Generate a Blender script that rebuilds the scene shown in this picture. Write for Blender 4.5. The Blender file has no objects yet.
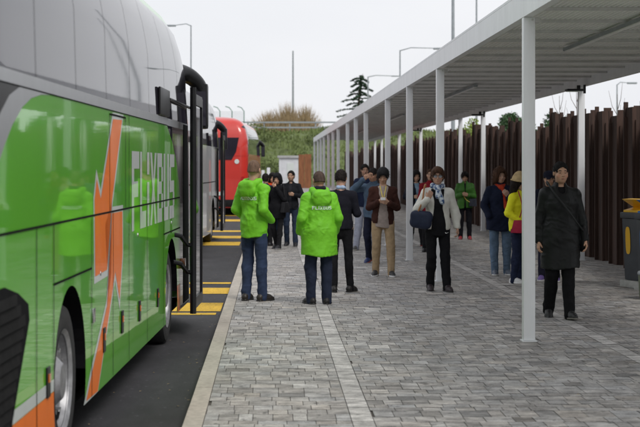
import bpy, bmesh, math, random
import numpy as np
from mathutils import Vector, Matrix
from mathutils.bvhtree import BVHTree
R = math.radians
random.seed(7)
rng = np.random.RandomState(11)
scene = bpy.context.scene
C = scene.collection

# ------------------------------------------------------------------ camera
cam = bpy.data.cameras.new('camera')
co = bpy.data.objects.new('camera', cam); C.objects.link(co)
co.location = (0, 0, 1.75); co.rotation_euler = (R(90), 0, 0)
FPX = 1511.0
cam.lens = 85.0; cam.sensor_width = 36
cam.shift_x = 48/640.0; cam.shift_y = -46.5/640.0
cam.clip_end = 3000; cam.clip_start = .1
cam.dof.use_dof = True; cam.dof.focus_distance = 18.6; cam.dof.aperture_fstop = 4.0
scene.camera = co
def spot(px, py, H=1.75):                       # ground point seen at a pixel of the photograph
    k = H/(py-167.0)
    return ((px-272.0)*k, FPX*k)

# ------------------------------------------------------------------ world + sun (overcast)
w = bpy.data.worlds.new('World'); scene.world = w; w.use_nodes = True
nt = w.node_tree; nt.nodes.clear()
out = nt.nodes.new('ShaderNodeOutputWorld'); bg = nt.nodes.new('ShaderNodeBackground')
sky = nt.nodes.new('ShaderNodeTexSky'); sky.sky_type = 'NISHITA'; sky.sun_disc = False
sky.sun_elevation = R(48); sky.sun_rotation = R(150); sky.air_density = 1.0; sky.dust_density = 3.0
tc = nt.nodes.new('ShaderNodeTexCoord'); mp = nt.nodes.new('ShaderNodeMapping'); mp.inputs['Scale'].default_value = (1, 1, 2.4)
nz = nt.nodes.new('ShaderNodeTexNoise'); nz.inputs['Scale'].default_value = 1.6; nz.inputs['Detail'].default_value = 5; nz.inputs['Roughness'].default_value = .5
cr = nt.nodes.new('ShaderNodeValToRGB')
cr.color_ramp.elements[0].position = .3; cr.color_ramp.elements[0].color = (6.5, 6.7, 7.1, 1)
cr.color_ramp.elements[1].position = .72; cr.color_ramp.elements[1].color = (8.1, 8.1, 8.3, 1)
mix = nt.nodes.new('ShaderNodeMix'); mix.data_type = 'RGBA'; mix.inputs[0].default_value = .94
L = nt.links.new
L(tc.outputs['Generated'], mp.inputs['Vector']); L(mp.outputs[0], nz.inputs['Vector']); L(nz.outputs[0], cr.inputs[0])
L(sky.outputs[0], mix.inputs[6]); L(cr.outputs[0], mix.inputs[7]); L(mix.outputs[2], bg.inputs['Color'])
bg.inputs['Strength'].default_value = .112
L(bg.outputs[0], out.inputs[0])
sl = bpy.data.lights.new('sun', 'SUN'); sl.energy = 1.7; sl.angle = R(18); sl.color = (1, .97, .92)
so = bpy.data.objects.new('sun', sl); C.objects.link(so); so.rotation_euler = (R(42), 0, R(30)); so.location = (0, 0, 30)
scene.view_settings.view_transform = 'Standard'; scene.view_settings.look = 'None'
scene.view_settings.gamma = 1; scene.view_settings.exposure = .13; scene.view_settings.use_curve_mapping = False

# ------------------------------------------------------------------ materials
def mat(name, col, rough=.6, metal=0, coat=0, nscale=0, namt=.25, bump=0, bscale=40, spec=.5, attr=None, coatrough=.03, stretch=(1,1,1), bdist=.02):
    m = bpy.data.materials.new(name); m.use_nodes = True
    t = m.node_tree; p = t.nodes['Principled BSDF']; ln = t.links.new
    p.inputs['Roughness'].default_value = rough; p.inputs['Metallic'].default_value = metal
    p.inputs['Coat Weight'].default_value = coat; p.inputs['Coat Roughness'].default_value = coatrough
    p.inputs['Specular IOR Level'].default_value = spec
    c = (*col, 1)
    tcn = t.nodes.new('ShaderNodeTexCoord'); mpn = t.nodes.new('ShaderNodeMapping'); mpn.inputs['Scale'].default_value = stretch
    ln(tcn.outputs['Object'], mpn.inputs['Vector'])
    src = None
    if attr:
        a = t.nodes.new('ShaderNodeAttribute'); a.attribute_name = attr; src = a.outputs['Color']
    if nscale:
        n = t.nodes.new('ShaderNodeTexNoise'); n.inputs['Scale'].default_value = nscale; n.inputs['Detail'].default_value = 6; n.inputs['Roughness'].default_value = .65
        ln(mpn.outputs[0], n.inputs['Vector'])
        r = t.nodes.new('ShaderNodeMapRange'); r.inputs[1].default_value = .3; r.inputs[2].default_value = .7
        r.inputs[3].default_value = 1-namt; r.inputs[4].default_value = 1+namt
        ln(n.outputs[0], r.inputs[0])
        v = t.nodes.new('ShaderNodeVectorMath'); v.operation = 'SCALE'
        if src: ln(src, v.inputs[0])
        else: v.inputs[0].default_value = col
        ln(r.outputs[0], v.inputs['Scale']); ln(v.outputs[0], p.inputs['Base Color'])
    elif src: ln(src, p.inputs['Base Color'])
    else: p.inputs['Base Color'].default_value = c
    if bump:
        n2 = t.nodes.new('ShaderNodeTexNoise'); n2.inputs['Scale'].default_value = bscale; n2.inputs['Detail'].default_value = 4
        ln(mpn.outputs[0], n2.inputs['Vector'])
        b = t.nodes.new('ShaderNodeBump'); b.inputs['Strength'].default_value = bump; b.inputs['Distance'].default_value = bdist
        ln(n2.outputs[0], b.inputs['Height']); ln(b.outputs[0], p.inputs['Normal'])
        if coat: ln(b.outputs[0], p.inputs['Coat Normal'])
    return m
def cloth(name, col, rough=.9, bump=.45, bscale=40, namt=.2, spec=.14):
    return mat(name, col, rough, nscale=14, namt=namt, bump=bump, bscale=bscale, spec=spec, bdist=.006)

M = {}
M['green'] = mat('bus green paint', (.10, .45, .006), .4, coat=.85, nscale=1.3, namt=.05, bump=.05, bscale=1.1, stretch=(1, 1, .5))
M['silver'] = mat('silver trim', (.45, .46, .48), .3, metal=.5, nscale=3, namt=.06)
M['white'] = mat('bus white paint', (.72, .73, .74), .35, coat=.8, nscale=1.4, namt=.06, bump=.03, bscale=1)
M['busred'] = mat('bus red paint', (.55, .03, .02), .35, coat=.7, nscale=1.4, namt=.1)
M['orange'] = mat('orange decal', (.88, .18, .004), .45, coat=.35, nscale=6, namt=.05)
M['decal'] = mat('pale grey decal', (.62, .66, .64), .4, coat=.6, nscale=6, namt=.04)
M['glass'] = mat('tinted glass', (.026, .024, .034), .03, spec=.26, bump=.02, bscale=.8, nscale=1, namt=.2)
M['black'] = mat('black plastic', (.009, .009, .010), .32, nscale=8, namt=.3, spec=.25)
M['slat'] = mat('grille slat black', (.012, .012, .012), .85, nscale=8, namt=.3, spec=.1)
M['mblack'] = mat('matt black', (.006, .006, .007), .9, nscale=8, namt=.3, spec=.1)
M['rubber'] = mat('tyre rubber', (.02, .02, .02), .85, nscale=20, namt=.35, bump=.3, bscale=60)
M['rim'] = mat('steel rim', (.30, .30, .31), .45, metal=.5, nscale=12, namt=.35)
M['mirror'] = mat('mirror glass', (.7, .72, .75), .03, metal=1, nscale=2, namt=.05)
M['amber'] = mat('amber lamp', (.50, .12, .01), .2, coat=1, nscale=30, namt=.1)
M['chrome'] = mat('chrome', (.6, .6, .6), .2, metal=1, nscale=9, namt=.1)
M['pole'] = mat('white powder coat', (.80, .81, .83), .45, nscale=3, namt=.07, stretch=(1, 1, .3))
M['deck'] = mat('white corrugated sheet', (.88, .88, .87), .5, nscale=2.5, namt=.06)
M['purlin'] = mat('grey galvanised joist', (.62, .62, .62), .5, metal=.0, nscale=5, namt=.15)
M['rust'] = mat('dark weathered boards', (.055, .029, .021), .8, nscale=5, namt=.55, bump=.3, bscale=25, stretch=(2, 2, .12))
M['rust2'] = mat('orange rusted steel', (.22, .085, .035), .8, nscale=3, namt=.35, bump=.3, bscale=20, stretch=(2, 2, .4))
M['galv'] = mat('galvanised steel', (.33, .36, .38), .5, metal=.4, nscale=5, namt=.15)
M['greenpost'] = mat('green fence paint', (.02, .16, .09), .5, nscale=5, namt=.15)
M['render'] = mat('pale render wall', (.62, .63, .66), .8, nscale=2, namt=.12)
M['roofslab'] = mat('grey concrete slab', (.4, .4, .4), .8, nscale=3, namt=.15)
M['dirtgrass'] = mat('grass bank', (.10, .13, .045), .95, nscale=.35, namt=.5, bump=.8, bscale=4)
M['blade'] = mat('grass tufts', (.135, .175, .055), .8, nscale=.5, namt=.45)
M['dry'] = mat('dry stems', (.30, .22, .12), .9, nscale=1.5, namt=.4)
M['bark'] = mat('bark', (.11, .08, .06), .9, nscale=8, namt=.4, bump=.5, bscale=20)
M['conifer'] = mat('dark conifer needles', (.030, .065, .035), .8, nscale=1.2, namt=.5)
M['leafdark'] = mat('dark leaves', (.035, .085, .025), .7, nscale=1.3, namt=.5)
M['leaflight'] = mat('young yellow green leaves', (.22, .30, .04), .6, nscale=2, namt=.35)
M['binbody'] = mat('dark grey bin plastic', (.045, .05, .058), .5, nscale=5, namt=.15)
M['yellow'] = mat('yellow plastic', (.75, .42, .015), .4, nscale=5, namt=.08)
M['blue'] = mat('blue plastic', (.03, .16, .45), .4, nscale=5, namt=.08)
M['concrete'] = mat('pale concrete', (.42, .42, .40), .85, nscale=9, namt=.2, bump=.3, bscale=40)
M['bingreen'] = mat('grey green bin', (.13, .15, .10), .6, nscale=9, namt=.15)
M['markyellow'] = None

# ------------------------------------------------------------------ object helpers
def link(name, me, parent=None, mats=None):
    o = bpy.data.objects.new(name, me); C.objects.link(o)
    if mats:
        for m in (mats if isinstance(mats, (list, tuple)) else [mats]): me.materials.append(m)
    if parent: o.parent = parent
    return o
def tag(o, label=None, cat=None, group=None, kind=None):
    if label: o['label'] = label
    if cat: o['category'] = cat
    if group: o['group'] = group
    if kind: o['kind'] = kind
    return o
def empty(name, loc=(0, 0, 0), rz=0, **k):
    o = bpy.data.objects.new(name, None); C.objects.link(o); o.location = loc; o.rotation_euler = (0, 0, rz)
    o.empty_display_size = .2
    return tag(o, **k)
def copy_tree(o, parent=None):
    c = o.copy(); C.objects.link(c); c.parent = parent
    for ch in list(o.children): copy_tree(ch, c)
    return c
class MB:
    def __init__(s): s.v = []; s.f = []; s.sm = []
    def add(s, vs, fs, smooth=False):
        n = len(s.v); s.v += [tuple(v) for v in vs]; s.f += [tuple(i+n for i in f) for f in fs]; s.sm += [smooth]*len(fs)
    def box(s, x0, x1, y0, y1, z0, z1, top=None):
        a, b, c, d = (x0, x1, y0, y1) if top is None else top
        s.add([(x0,y0,z0),(x1,y0,z0),(x1,y1,z0),(x0,y1,z0),(a,c,z1),(b,c,z1),(b,d,z1),(a,d,z1)],
              [(3,2,1,0),(4,5,6,7),(0,1,5,4),(1,2,6,5),(2,3,7,6),(3,0,4,7)])
    def tube(s, pts, rad, n=10, cap=True, squash=None):
        pts = [Vector(p) for p in pts]; rad = rad if isinstance(rad, (list, tuple)) else [rad]*len(pts)
        vs = []; prev = None
        for i, p in enumerate(pts):
            d = (pts[min(i+1, len(pts)-1)]-pts[max(i-1, 0)]).normalized()
            a = prev if prev is not None else (Vector((1, 0, 0)) if abs(d.x) < .9 else Vector((0, 1, 0)))
            a = (a-d*a.dot(d)).normalized(); b = d.cross(a); prev = a
            for j in range(n):
                t = 2*math.pi*j/n
                vs.append(p+(a*math.cos(t)+b*math.sin(t)*(squash or 1))*rad[i])
        fs = [(i*n+j, i*n+(j+1) % n, (i+1)*n+(j+1) % n, (i+1)*n+j) for i in range(len(pts)-1) for j in range(n)]
        if cap: fs += [tuple(range(n))[::-1], tuple(range((len(pts)-1)*n, len(pts)*n))]
        s.add(vs, fs, True)
    def lathe(s, prof, axis='z', c=(0, 0, 0), n=32):
        vs = []
        for r, h in prof:
            for j in range(n):
                t = 2*math.pi*j/n; a, b = r*math.cos(t), r*math.sin(t)
                vs.append((c[0]+a, c[1]+b, c[2]+h) if axis == 'z' else (c[0]+h, c[1]+a, c[2]+b))
        fs = [(i*n+j, i*n+(j+1) % n, (i+1)*n+(j+1) % n, (i+1)*n+j) for i in range(len(prof)-1) for j in range(n)]
        s.add(vs, fs, True)
    def build(s, name, m, parent=None, bevel=0):
        me = bpy.data.meshes.new(name); me.from_pydata(s.v, [], s.f)
        me.polygons.foreach_set('use_smooth', s.sm); me.update()
        bm = bmesh.new(); bm.from_mesh(me)
        if bevel: bmesh.ops.bevel(bm, geom=bm.edges[:], offset=bevel, segments=2, affect='EDGES', profile=.7)
        bmesh.ops.recalc_face_normals(bm, faces=bm.faces[:]); bm.to_mesh(me); bm.free()
        if bevel or any(s.sm):
            me.polygons.foreach_set('use_smooth', [True]*len(me.polygons))
            try: me.set_sharp_from_angle(angle=R(35))
            except Exception: pass
        return link(name, me, parent, m)
def smooth_mesh(name, V, Fq, m, parent=None, cols=None):
    me = bpy.data.meshes.new(name)
    V = np.asarray(V, np.float32); Fq = np.asarray(Fq, np.int32)
    me.vertices.add(len(V)); me.vertices.foreach_set('co', V.ravel())
    n = len(Fq); k = Fq.shape[1]
    me.loops.add(n*k); me.loops.foreach_set('vertex_index', Fq.ravel())
    me.polygons.add(n); me.polygons.foreach_set('loop_start', np.arange(0, n*k, k, dtype=np.int32))
    me.polygons.foreach_set('loop_total', np.full(n, k, np.int32))
    me.polygons.foreach_set('use_smooth', np.ones(n, bool))
    me.update(calc_edges=True)
    if cols is not None:
        a = me.color_attributes.new('col', 'FLOAT_COLOR', 'POINT')
        a.data.foreach_set('color', np.asarray(cols, np.float32).ravel())
    return link(name, me, parent, m)

# ------------------------------------------------------------------ ground
def ground_mat(name, base, kind):
    m = bpy.data.materials.new(name); m.use_nodes = True; t = m.node_tree; p = t.nodes['Principled BSDF']; ln = t.links.new
    tcn = t.nodes.new('ShaderNodeTexCoord')
    def noise(scale, detail=5, st=None, rough=.6):
        n = t.nodes.new('ShaderNodeTexNoise'); n.inputs['Scale'].default_value = scale; n.inputs['Detail'].default_value = detail; n.inputs['Roughness'].default_value = rough
        if st:
            mm = t.nodes.new('ShaderNodeMapping'); mm.inputs['Scale'].default_value = st; ln(tcn.outputs['Object'], mm.inputs[0]); ln(mm.outputs[0], n.inputs['Vector'])
        else: ln(tcn.outputs['Object'], n.inputs['Vector'])
        return n.outputs[0]
    def rr(src, a, b, lo=.3, hi=.7):
        r = t.nodes.new('ShaderNodeMapRange'); r.inputs[1].default_value = lo; r.inputs[2].default_value = hi; r.inputs[3].default_value = a; r.inputs[4].default_value = b
        ln(src, r.inputs[0]); return r.outputs[0]
    def mul(a, b):
        q = t.nodes.new('ShaderNodeMath'); q.operation = 'MULTIPLY'; ln(a, q.inputs[0]); ln(b, q.inputs[1]); return q.outputs[0]
    v = t.nodes.new('ShaderNodeVectorMath'); v.operation = 'SCALE'
    if kind == 'paver':
        a = t.nodes.new('ShaderNodeAttribute'); a.attribute_name = 'col'; ln(a.outputs['Color'], v.inputs[0])
        s = mul(rr(noise(5.5, 6, (1, 1.5, 1), .62), .56, 1.24, .36, .66), rr(noise(90, 3), .78, 1.22)); s = mul(s, rr(noise(.45, 3), .82, 1.14)); s = mul(s, rr(noise(24, 4, None, .7), .82, 1.15))
        sp = rr(noise(7, 2, None, .8), 1, .45, .64, .68); s = mul(s, sp)
        p.inputs['Roughness'].default_value = .72; bs = 120
    elif kind == 'asphalt':
        v.inputs[0].default_value = base
        s = mul(rr(noise(160, 3), .55, 1.6), rr(noise(.7, 5), .75, 1.25)); s = mul(s, rr(noise(7, 4, (1, .3, 1)), .85, 1.2))
        s = mul(s, rr(noise(22, 2, None, .4), 1, 2.6, .68, .74)); s = mul(s, rr(noise(1.1, 6, (1, .25, 1), .7), .7, 1.35, .35, .65))
        p.inputs['Roughness'].default_value = .8; bs = 160
    else:
        v.inputs[0].default_value = base
        s = mul(rr(noise(18, 6), .82, 1.15), rr(noise(1.2, 4, (3, 1, 1)), .85, 1.12)); p.inputs['Roughness'].default_value = .85; bs = 70
        if kind == 'mark': s = mul(s, rr(noise(35, 4, None, .8), .35, 1, .38, .46))
    ln(s, v.inputs['Scale']); ln(v.outputs[0], p.inputs['Base Color'])
    b = t.nodes.new('ShaderNodeBump'); b.inputs['Strength'].default_value = .35; b.inputs['Distance'].default_value = .006
    ln(noise(bs, 3), b.inputs['Height']); ln(b.outputs[0], p.inputs['Normal'])
    return m
M['asphalt'] = ground_mat('asphalt', (.023, .022, .025), 'asphalt')
M['paver'] = ground_mat('grey pavers', (0, 0, 0), 'paver')
M['kerb'] = ground_mat('kerb stone', (.42, .38, .33), 'stone')
M['joint'] = ground_mat('joint sand', (.075, .065, .055), 'stone')
M['markyellow'] = ground_mat('worn yellow road paint', (.68, .42, .03), 'mark')
M['earth'] = ground_mat('earth', (.09, .11, .05), 'stone')

b = MB(); b.box(-700, 700, -60, 1500, -1.0, -.135); tag(b.build('ground', M['earth']), kind='structure')
b = MB(); b.box(-45, -.605, -30, 143, -.3, -.12); tag(b.build('road', M['asphalt']), kind='structure')
b = MB(); b.box(-.47, 11, -30, 143, -.3, -.008); b.box(-8, -.47, 128, 143, -.3, -.01); tag(b.build('pavement_bed', M['joint']), kind='structure')
# kerb stones, one metre each with a thin joint
b = MB(); y = -10.0
while y < 140:
    b.box(-.605, -.473, y, y+.994, -.25, .002+random.uniform(-.002, .002)); y += 1.0
tag(b.build('kerb', M['kerb']), kind='structure')
# pavers: courses of mixed stones
V = []; Fq = []; cols = []
def paver(x0, x1, y0, y1, tone, warm, z=0.0, g=.0024):
    n = len(V)
    j = random.uniform(-.0012, .0012)
    V.extend([(x0+g, y0+g, z+j), (x1-g, y0+g, z+j), (x1-g, y1-g, z+j), (x0+g, y1-g, z+j)])
    Fq.append((n, n+1, n+2, n+3))
    c = (tone*(1+warm), tone*(1+.25*warm), tone*(1-warm*.6), 1); cols.extend([c]*4)
zones = [(-.47, .55), (.704, 3.27), (3.424, 6.6)]
for zi, (xa, xb) in enumerate(zones):
    y = -4.0
    while y < 128:
        d = random.choice([.14, .20, .20, .28])
        x = xa - random.uniform(0, .15)
        while x < xb:
            wd = random.choice([.10, .14, .14, .20, .20]) * (1 if y < 60 else 1.8)
            x0, x1 = max(x, xa), min(x+wd, xb)
            if xb-x1 < .05: x1 = xb; 
            if x1-x0 > .02:
                tn = random.gauss(.365, .036)
                if random.random() < .07: tn *= 1.25
                if random.random() < .12: tn *= .72
                paver(x0, x1, y, y+d, tn, random.gauss(.06, .022))
            x = x1 if x1 == xb else x+wd
        y += d
for xa, xb in ((.55, .704), (3.27, 3.424)):
    y = -4.0
    while y < 128:
        paver(xa, xb, y, y+.30, random.gauss(.50, .05), .05, g=.003); y += .30
o = smooth_mesh('pavement', V, Fq, M['paver'], None, cols); o.data.polygons.foreach_set('use_smooth', np.zeros(len(o.data.polygons), bool)); tag(o, kind='structure')
# fallen leaves and grit
b = MB(); rl_ = random.Random(3)
for i in range(260):
    onroad = i < 170
    x = rl_.uniform(-1.5, -.62) if onroad else rl_.uniform(-.4, 5.9); y = rl_.uniform(8, 45); z = -.112 if onroad else .006
    if onroad and rl_.random() < .5: x = -.62-abs(rl_.gauss(0, .12))
    a = rl_.uniform(0, 6.28); r = rl_.uniform(.006, .02)
    b.add([(x+r*math.cos(a), y+r*math.sin(a), z), (x-r*.5*math.sin(a), y+r*.5*math.cos(a), z+.004), (x-r*math.cos(a), y-r*math.sin(a), z+.001), (x+r*.5*math.sin(a), y-r*.5*math.cos(a), z+.003)], [(0, 1, 2, 3)])
tag(b.build('leaf_litter', M['dry']), kind='stuff')
# yellow bay markings on the road
def mark(pl, pr, ya, yb):
    k = 1.87
    x0, x1 = [(p-272.0)*k/((ya+yb)/2-167) for p in (pl, pr)]
    return x0, x1, FPX*k/(yb-167), FPX*k/(ya-167)
b = MB()
for pl, pr, ya, yb in ((120, 222, 303, 311.5), (120, 216, 313, 315), (150, 229, 288, 294), (150, 231, 282.5, 284), (190, 240, 242, 245.5), (190, 241, 236, 238.5), (200, 250, 230.5, 232), (205, 252, 219.5, 221.5), (205, 255, 214, 216)):
    x0, x1, y0, y1 = mark(pl, pr, ya, yb); sk = .0
    b.add([(x0, y0, -.116), (x1, y0, -.116), (x1, y1, -.116), (x0, y1, -.116)], [(0, 1, 2, 3)])
tag(b.build('road_marking', M['markyellow']), kind='structure')

# ------------------------------------------------------------------ embankment
def bank_h(x, y):
    t = min(max((y-150)/22, 0), 1); t = t*t*(3-2*t)
    f = min(max((48-x)/26, 0), 1); f = f*f*(3-2*f)
    hh = 5.7*(.35+.65*f)
    return hh*t + (math.sin(x*.37+y*.21)*.15+math.sin(x*.13)*.25)*t - .13
b = MB(); nx, ny = 120, 40
vs = [(-120+i*2.4, 146+j*(1.0 if j < 30 else 9)-(0 if j < 30 else 240), bank_h(-120+i*2.4, 146+j*(1.0 if j < 30 else 9)-(0 if j < 30 else 240))) for j in range(ny) for i in range(nx)]
b.add(vs, [(j*nx+i, j*nx+i+1, (j+1)*nx+i+1, (j+1)*nx+i) for j in range(ny-1) for i in range(nx-1)], True)
tag(b.build('grass_bank', M['dirtgrass']), kind='structure')
b = MB()
for i in range(9000):
    x = random.uniform(-14, 34); y = random.uniform(150, 176); z = bank_h(x, y)
    n1 = math.sin(x*.8)*math.sin(y*.5+1)
    h = random.uniform(.15, .45)*(1+.8*max(0, n1)); a = random.uniform(0, math.pi); s = random.uniform(.06, .16)
    dx, dy = math.cos(a)*s, math.sin(a)*s; lx, ly = random.uniform(-.15, .15), random.uniform(-.15, .1)
    b.add([(x-dx, y-dy, z-.03), (x+dx, y+dy, z-.03), (x+lx+dx*.4, y+ly, z+h), (x+lx-dx*.4, y+ly, z+h*.8)], [(0, 1, 2, 3)])
tag(b.build('grass', M['blade']), kind='stuff')

# ------------------------------------------------------------------ foliage
def leaves(b, cx, cy, cz, rx, ry, rz, n, s, flat=.0):
    for i in range(n):
        while True:
            p = [random.uniform(-1, 1) for _ in range(3)]
            q = sum(a*a for a in p)
            if q < 1: break
        k = (.55+.45*random.random())/max(math.sqrt(q), .3) if random.random() < .6 else 1
        x, y, z = cx+p[0]*rx*k, cy+p[1]*ry*k, cz+p[2]*rz*k
        a = Vector((random.gauss(0, 1), random.gauss(0, 1), random.gauss(0, 1)*(1-flat))).normalized()
        c = a.cross(Vector((random.gauss(0, 1), random.gauss(0, 1), random.gauss(0, 1)))).normalized()
        l = s*random.uniform(.6, 1.3); a *= l; c *= l*.5
        P = Vector((x, y, z))
        b.add([P-a, P+c*.9, P+a, P-c*.9], [(0, 1, 2, 3)])
def tree(name, x, y, h, rx, m, label, cat='tree', n=2600, s=.14, group=None, z0=-.12, clumps=16, thin=False):
    t = empty(name, (x, y, z0), label=label, cat=cat, group=group)
    k = MB(); th = h*.45
    k.tube([(0, 0, 0), (.05*h*.2, 0, th*.5), (0, .03, th), (.02, 0, h*.8)], [h*.022, h*.018, h*.014, h*.005], 8)
    for i in range(7):
        a = i*2.4; z = th*(.6+.11*i)
        k.tube([(0, 0, z), (math.cos(a)*rx*.4, math.sin(a)*rx*.4, z+h*.1), (math.cos(a)*rx*.8, math.sin(a)*rx*.8, z+h*.2)], [h*.009, h*.006, h*.002], 6)
    k.build('trunk', M['bark'], t)
    f = MB()
    for i in range(clumps):
        a = random.uniform(0, 6.28); r = rx*math.sqrt(random.random())*.75; z = h*random.uniform(.38, .86)
        r *= (1-abs(z/h-.6)*.9)
        leaves(f, math.cos(a)*r, math.sin(a)*r, z, rx*random.uniform(.22, .42), rx*random.uniform(.22, .42), h*random.uniform(.07, .14), n//clumps, s)
    f.build('crown', m, t)
    return t
tree('round_tree', 14.1, 88, 5.6, 1.7, M['leafdark'], 'dark green rounded tree behind the dark fence, between two canopy poles', n=4200, s=.12)
tree('round_tree', 17.5, 97, 5.5, 2.3, M['leafdark'], 'wider dark green tree farther behind the fence, beside the nearest pole', n=4200, s=.13)
for i, (px, y, h, lab) in enumerate(((431, 82, 3.9, 'small yellow green sapling, leftmost beyond the dark fence'), (443, 84, 4.3, 'yellow green sapling beyond the fence, beside the tall grey lamp post'),
                                (468, 78, 4.4, 'yellow green sapling just right of the tall grey lamp post'), (478, 76, 4.8, 'tallest yellow green sapling showing above the fence, left of the dark tree'))):
    tree('sapling', (px-272)*y/FPX, y, h, .8, M['leaflight'], lab, n=700, s=.1, clumps=9, group='saplings beyond the fence')
# bare saplings behind the fence on the right
for px, y, h, lab in ((560, 42, 3.85, 'thin bare leafless sapling behind the fence, left of the rear canopy pole'), (577, 40, 4.0, 'taller bare leafless sapling behind the fence, by the rear canopy pole'), (618, 38, 3.7, 'bare twiggy sapling behind the fence near the right edge')):
    t = empty('bare_sapling', ((px-272)*y/FPX, y, -.12), label=lab, cat='tree', group='bare saplings behind the fence')
    k = MB(); k.tube([(0, 0, 0), (.03, 0, h*.5), (-.02, 0, h)], [.03, .02, .005], 6); k.build('trunk', M['bark'], t)
    for i in range(9):
        z = h*(.5+.05*i); a = i*2.2; k2 = MB(); ll = .5*(1-.06*i)
        k2.tube([(0, 0, z), (math.cos(a)*ll*.5, math.sin(a)*ll*.5, z+.25), (math.cos(a)*ll*.8, math.sin(a)*ll*.8, z+.65)], [.009, .006, .003], 5)
        k2.build('branch', M['bark'], t)
# conifer
t = empty('conifer', (85*192/FPX+.3, 192, 5.5), label='sparse dark conifer with drooping branches rising above the canopy edge', cat='tree')
k = MB(); k.tube([(-.2, 0, 0), (-.1, 0, 4), (.1, 0, 7), (.45, 0, 8.1)], [.22, .16, .07, .02], 8); k.build('trunk', M['bark'], t)
f = MB()
for i in range(46):
    z = 1.0+i*.15; a = i*2.39996+random.uniform(-.3, .3); l = (3.5*(1-(z/8.6))**.75+.3)*random.uniform(.45, 1.15); x0 = -.1+z*.035
    for q in range(10):
        s_ = (q+1)/10; r = l*s_
        leaves(f, x0+math.cos(a)*r, math.sin(a)*r, z+.12*math.sin(s_*3)-.25*s_*s_, .24, .24, .10, 15, .15, .6)
f.build('crown', M['conifer'], t)
# dry reed-like bushes on the bank
for cx, wd, hh, n, lab in ((-.3, 3.0, 3.0, 620, 'pale dry bush on the bank, left of the tall lamp mast'), (1.9, 2.6, 3.9, 700, 'tall brown dry bush on the bank behind the guard rail at the lamp mast'), (4.0, 2.4, 3.6, 620, 'brown dry bush on the bank, right of the tall lamp mast')):
    t = empty('dry_bush', (cx, 184, 5.5), label=lab, cat='bush', group='dry bushes on the bank')
    f = MB()
    for i in range(n):
        a = random.uniform(0, 6.28); r = random.random()*wd*.55; x, y = math.cos(a)*r, math.sin(a)*r
        h = hh*random.uniform(.5, 1.05)*(1.12-.45*(r/(wd*.55))**2); lx = x*.9+random.uniform(-.35, .35); w_ = random.uniform(.012, .03)
        f.add([(x-w_, y, 0), (x+w_, y, 0), (x+lx*.35+w_, y, h*.6), (x+lx*.35-w_, y, h*.6)], [(0, 1, 2, 3)])
        f.add([(x+lx*.35-w_, y, h*.6), (x+lx*.35+w_, y, h*.6), (x+lx, y, h)], [(0, 1, 2)])
        if random.random() < .5: leaves(f, x+lx*.7, y, h*random.uniform(.3, .85), .2, .2, .25, 4, .07)
    f.build('stems', M['dry'], t)
# green shrub patches on the bank
for px, y, s_, h in ((262, 158, 1.6, 1.2), (271, 166, 1.3, 1.5), (283, 156, 1.2, 1.0), (303, 160, 1.5, 1.0), (318, 165, 1.5, 1.2), (254, 170, 1.5, 1.4)):
    x = (px-272)*y/FPX
    lab = {262: 'low green shrub on the slope just right of the red coach', 271: 'higher green shrub on the slope, above the orange jacket', 283: 'small low shrub on the slope behind the white hut', 303: 'green shrub on the slope above the orange rusted screen', 318: 'green shrub on the slope behind the far end of the canopy', 254: 'green shrub high on the slope behind the red coach front'}[px]
    t = empty('shrub', (x, y, bank_h(x, y)), label=lab, cat='shrub', group='shrubs on the grass bank')
    k = MB(); k.tube([(0, 0, -.1), (.05, 0, h*.6)], [.04, .02], 6); k.build('trunk', M['bark'], t)
    f = MB(); leaves(f, 0, 0, h*.5, s_, s_*.7, h*.55, 420, .13); f.build('crown', M['blade'], t)

# ------------------------------------------------------------------ guard rails, mesh fence, lamp posts, hut
g = empty('guard_rail', (0, 176, 5.6), label='long grey metal guard rail along the top of the bank', cat='railing')
for dz in (.75, 1.35):
    b = MB(); b.box(-40, 8.5, -.05, .05, dz-.09, dz+.09); b.build('rail', M['galv'], g)
for i in range(17):
    b = MB(); b.box(-40+i*3, -39.85+i*3, .05, .15, -.6, 1.3); b.build('post', M['galv'], g)
g = empty('mesh_fence', (0, 172, 5.4), label='tall green wire mesh fence with tops bent over, above the red coach', cat='fence')
for i, px in enumerate((196, 208, 220, 232, 244)):
    x = (px-272)*172/FPX
    b = MB(); b.tube([(x, 0, -.5), (x, 0, 2.7), (x-.3, 0, 3.1), (x-.75, 0, 3.25)], .045, 8); b.build('post', M['greenpost'], g)
b = MB()
for i in range(60):
    x = -9+i*.1; b.tube([(x, .05, .2), (x, .05, 2.7)], .006, 4)
for j in range(14): b.tube([(-9, .05, .3+j*.18), (-3.1, .05, .3+j*.18)], .006, 4)
b.build('mesh', M['galv'], g)
def lamp(px, y, ztop, arm, label, r=.07, z0=-.12, armup=0):
    t = empty('street_lamp', ((px-272)*y/FPX, y, z0), label=label, cat='street lamp')
    h = ztop-z0
    b = MB(); b.tube([(0, 0, 0), (0, 0, h)], [r*1.4, r*.8], 10); b.build('post', M['galv'], t)
    if arm:
        b = MB(); b.tube([(0, 0, h-.03), (arm*.3, 0, h+.12+armup*.5), (arm, 0, h+armup)], [r*.7, r*.6, r*.5], 8); b.build('arm', M['galv'], t)
        b = MB(); s = 1 if arm > 0 else -1; b.box(min(arm*.92, arm+s*.7), max(arm*.92, arm+s*.7), -.15, .15, h-.1+armup, h+.04+armup); b.build('lamp_head', M['galv'], t, bevel=.03)
    return t
lamp(293, 188, 16.2, 0, 'tall thin lamp mast without an arm rising from the dry bushes', r=.11, z0=5.5)
lamp(191, 120, 13.0, -1.3, 'street lamp with a short arm in the sky right of the near coach roof', r=.06)
lamp(400, 112, 10.4, 2.7, 'street lamp whose arm reaches right, just above the canopy roof', r=.06, armup=.15)
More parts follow.
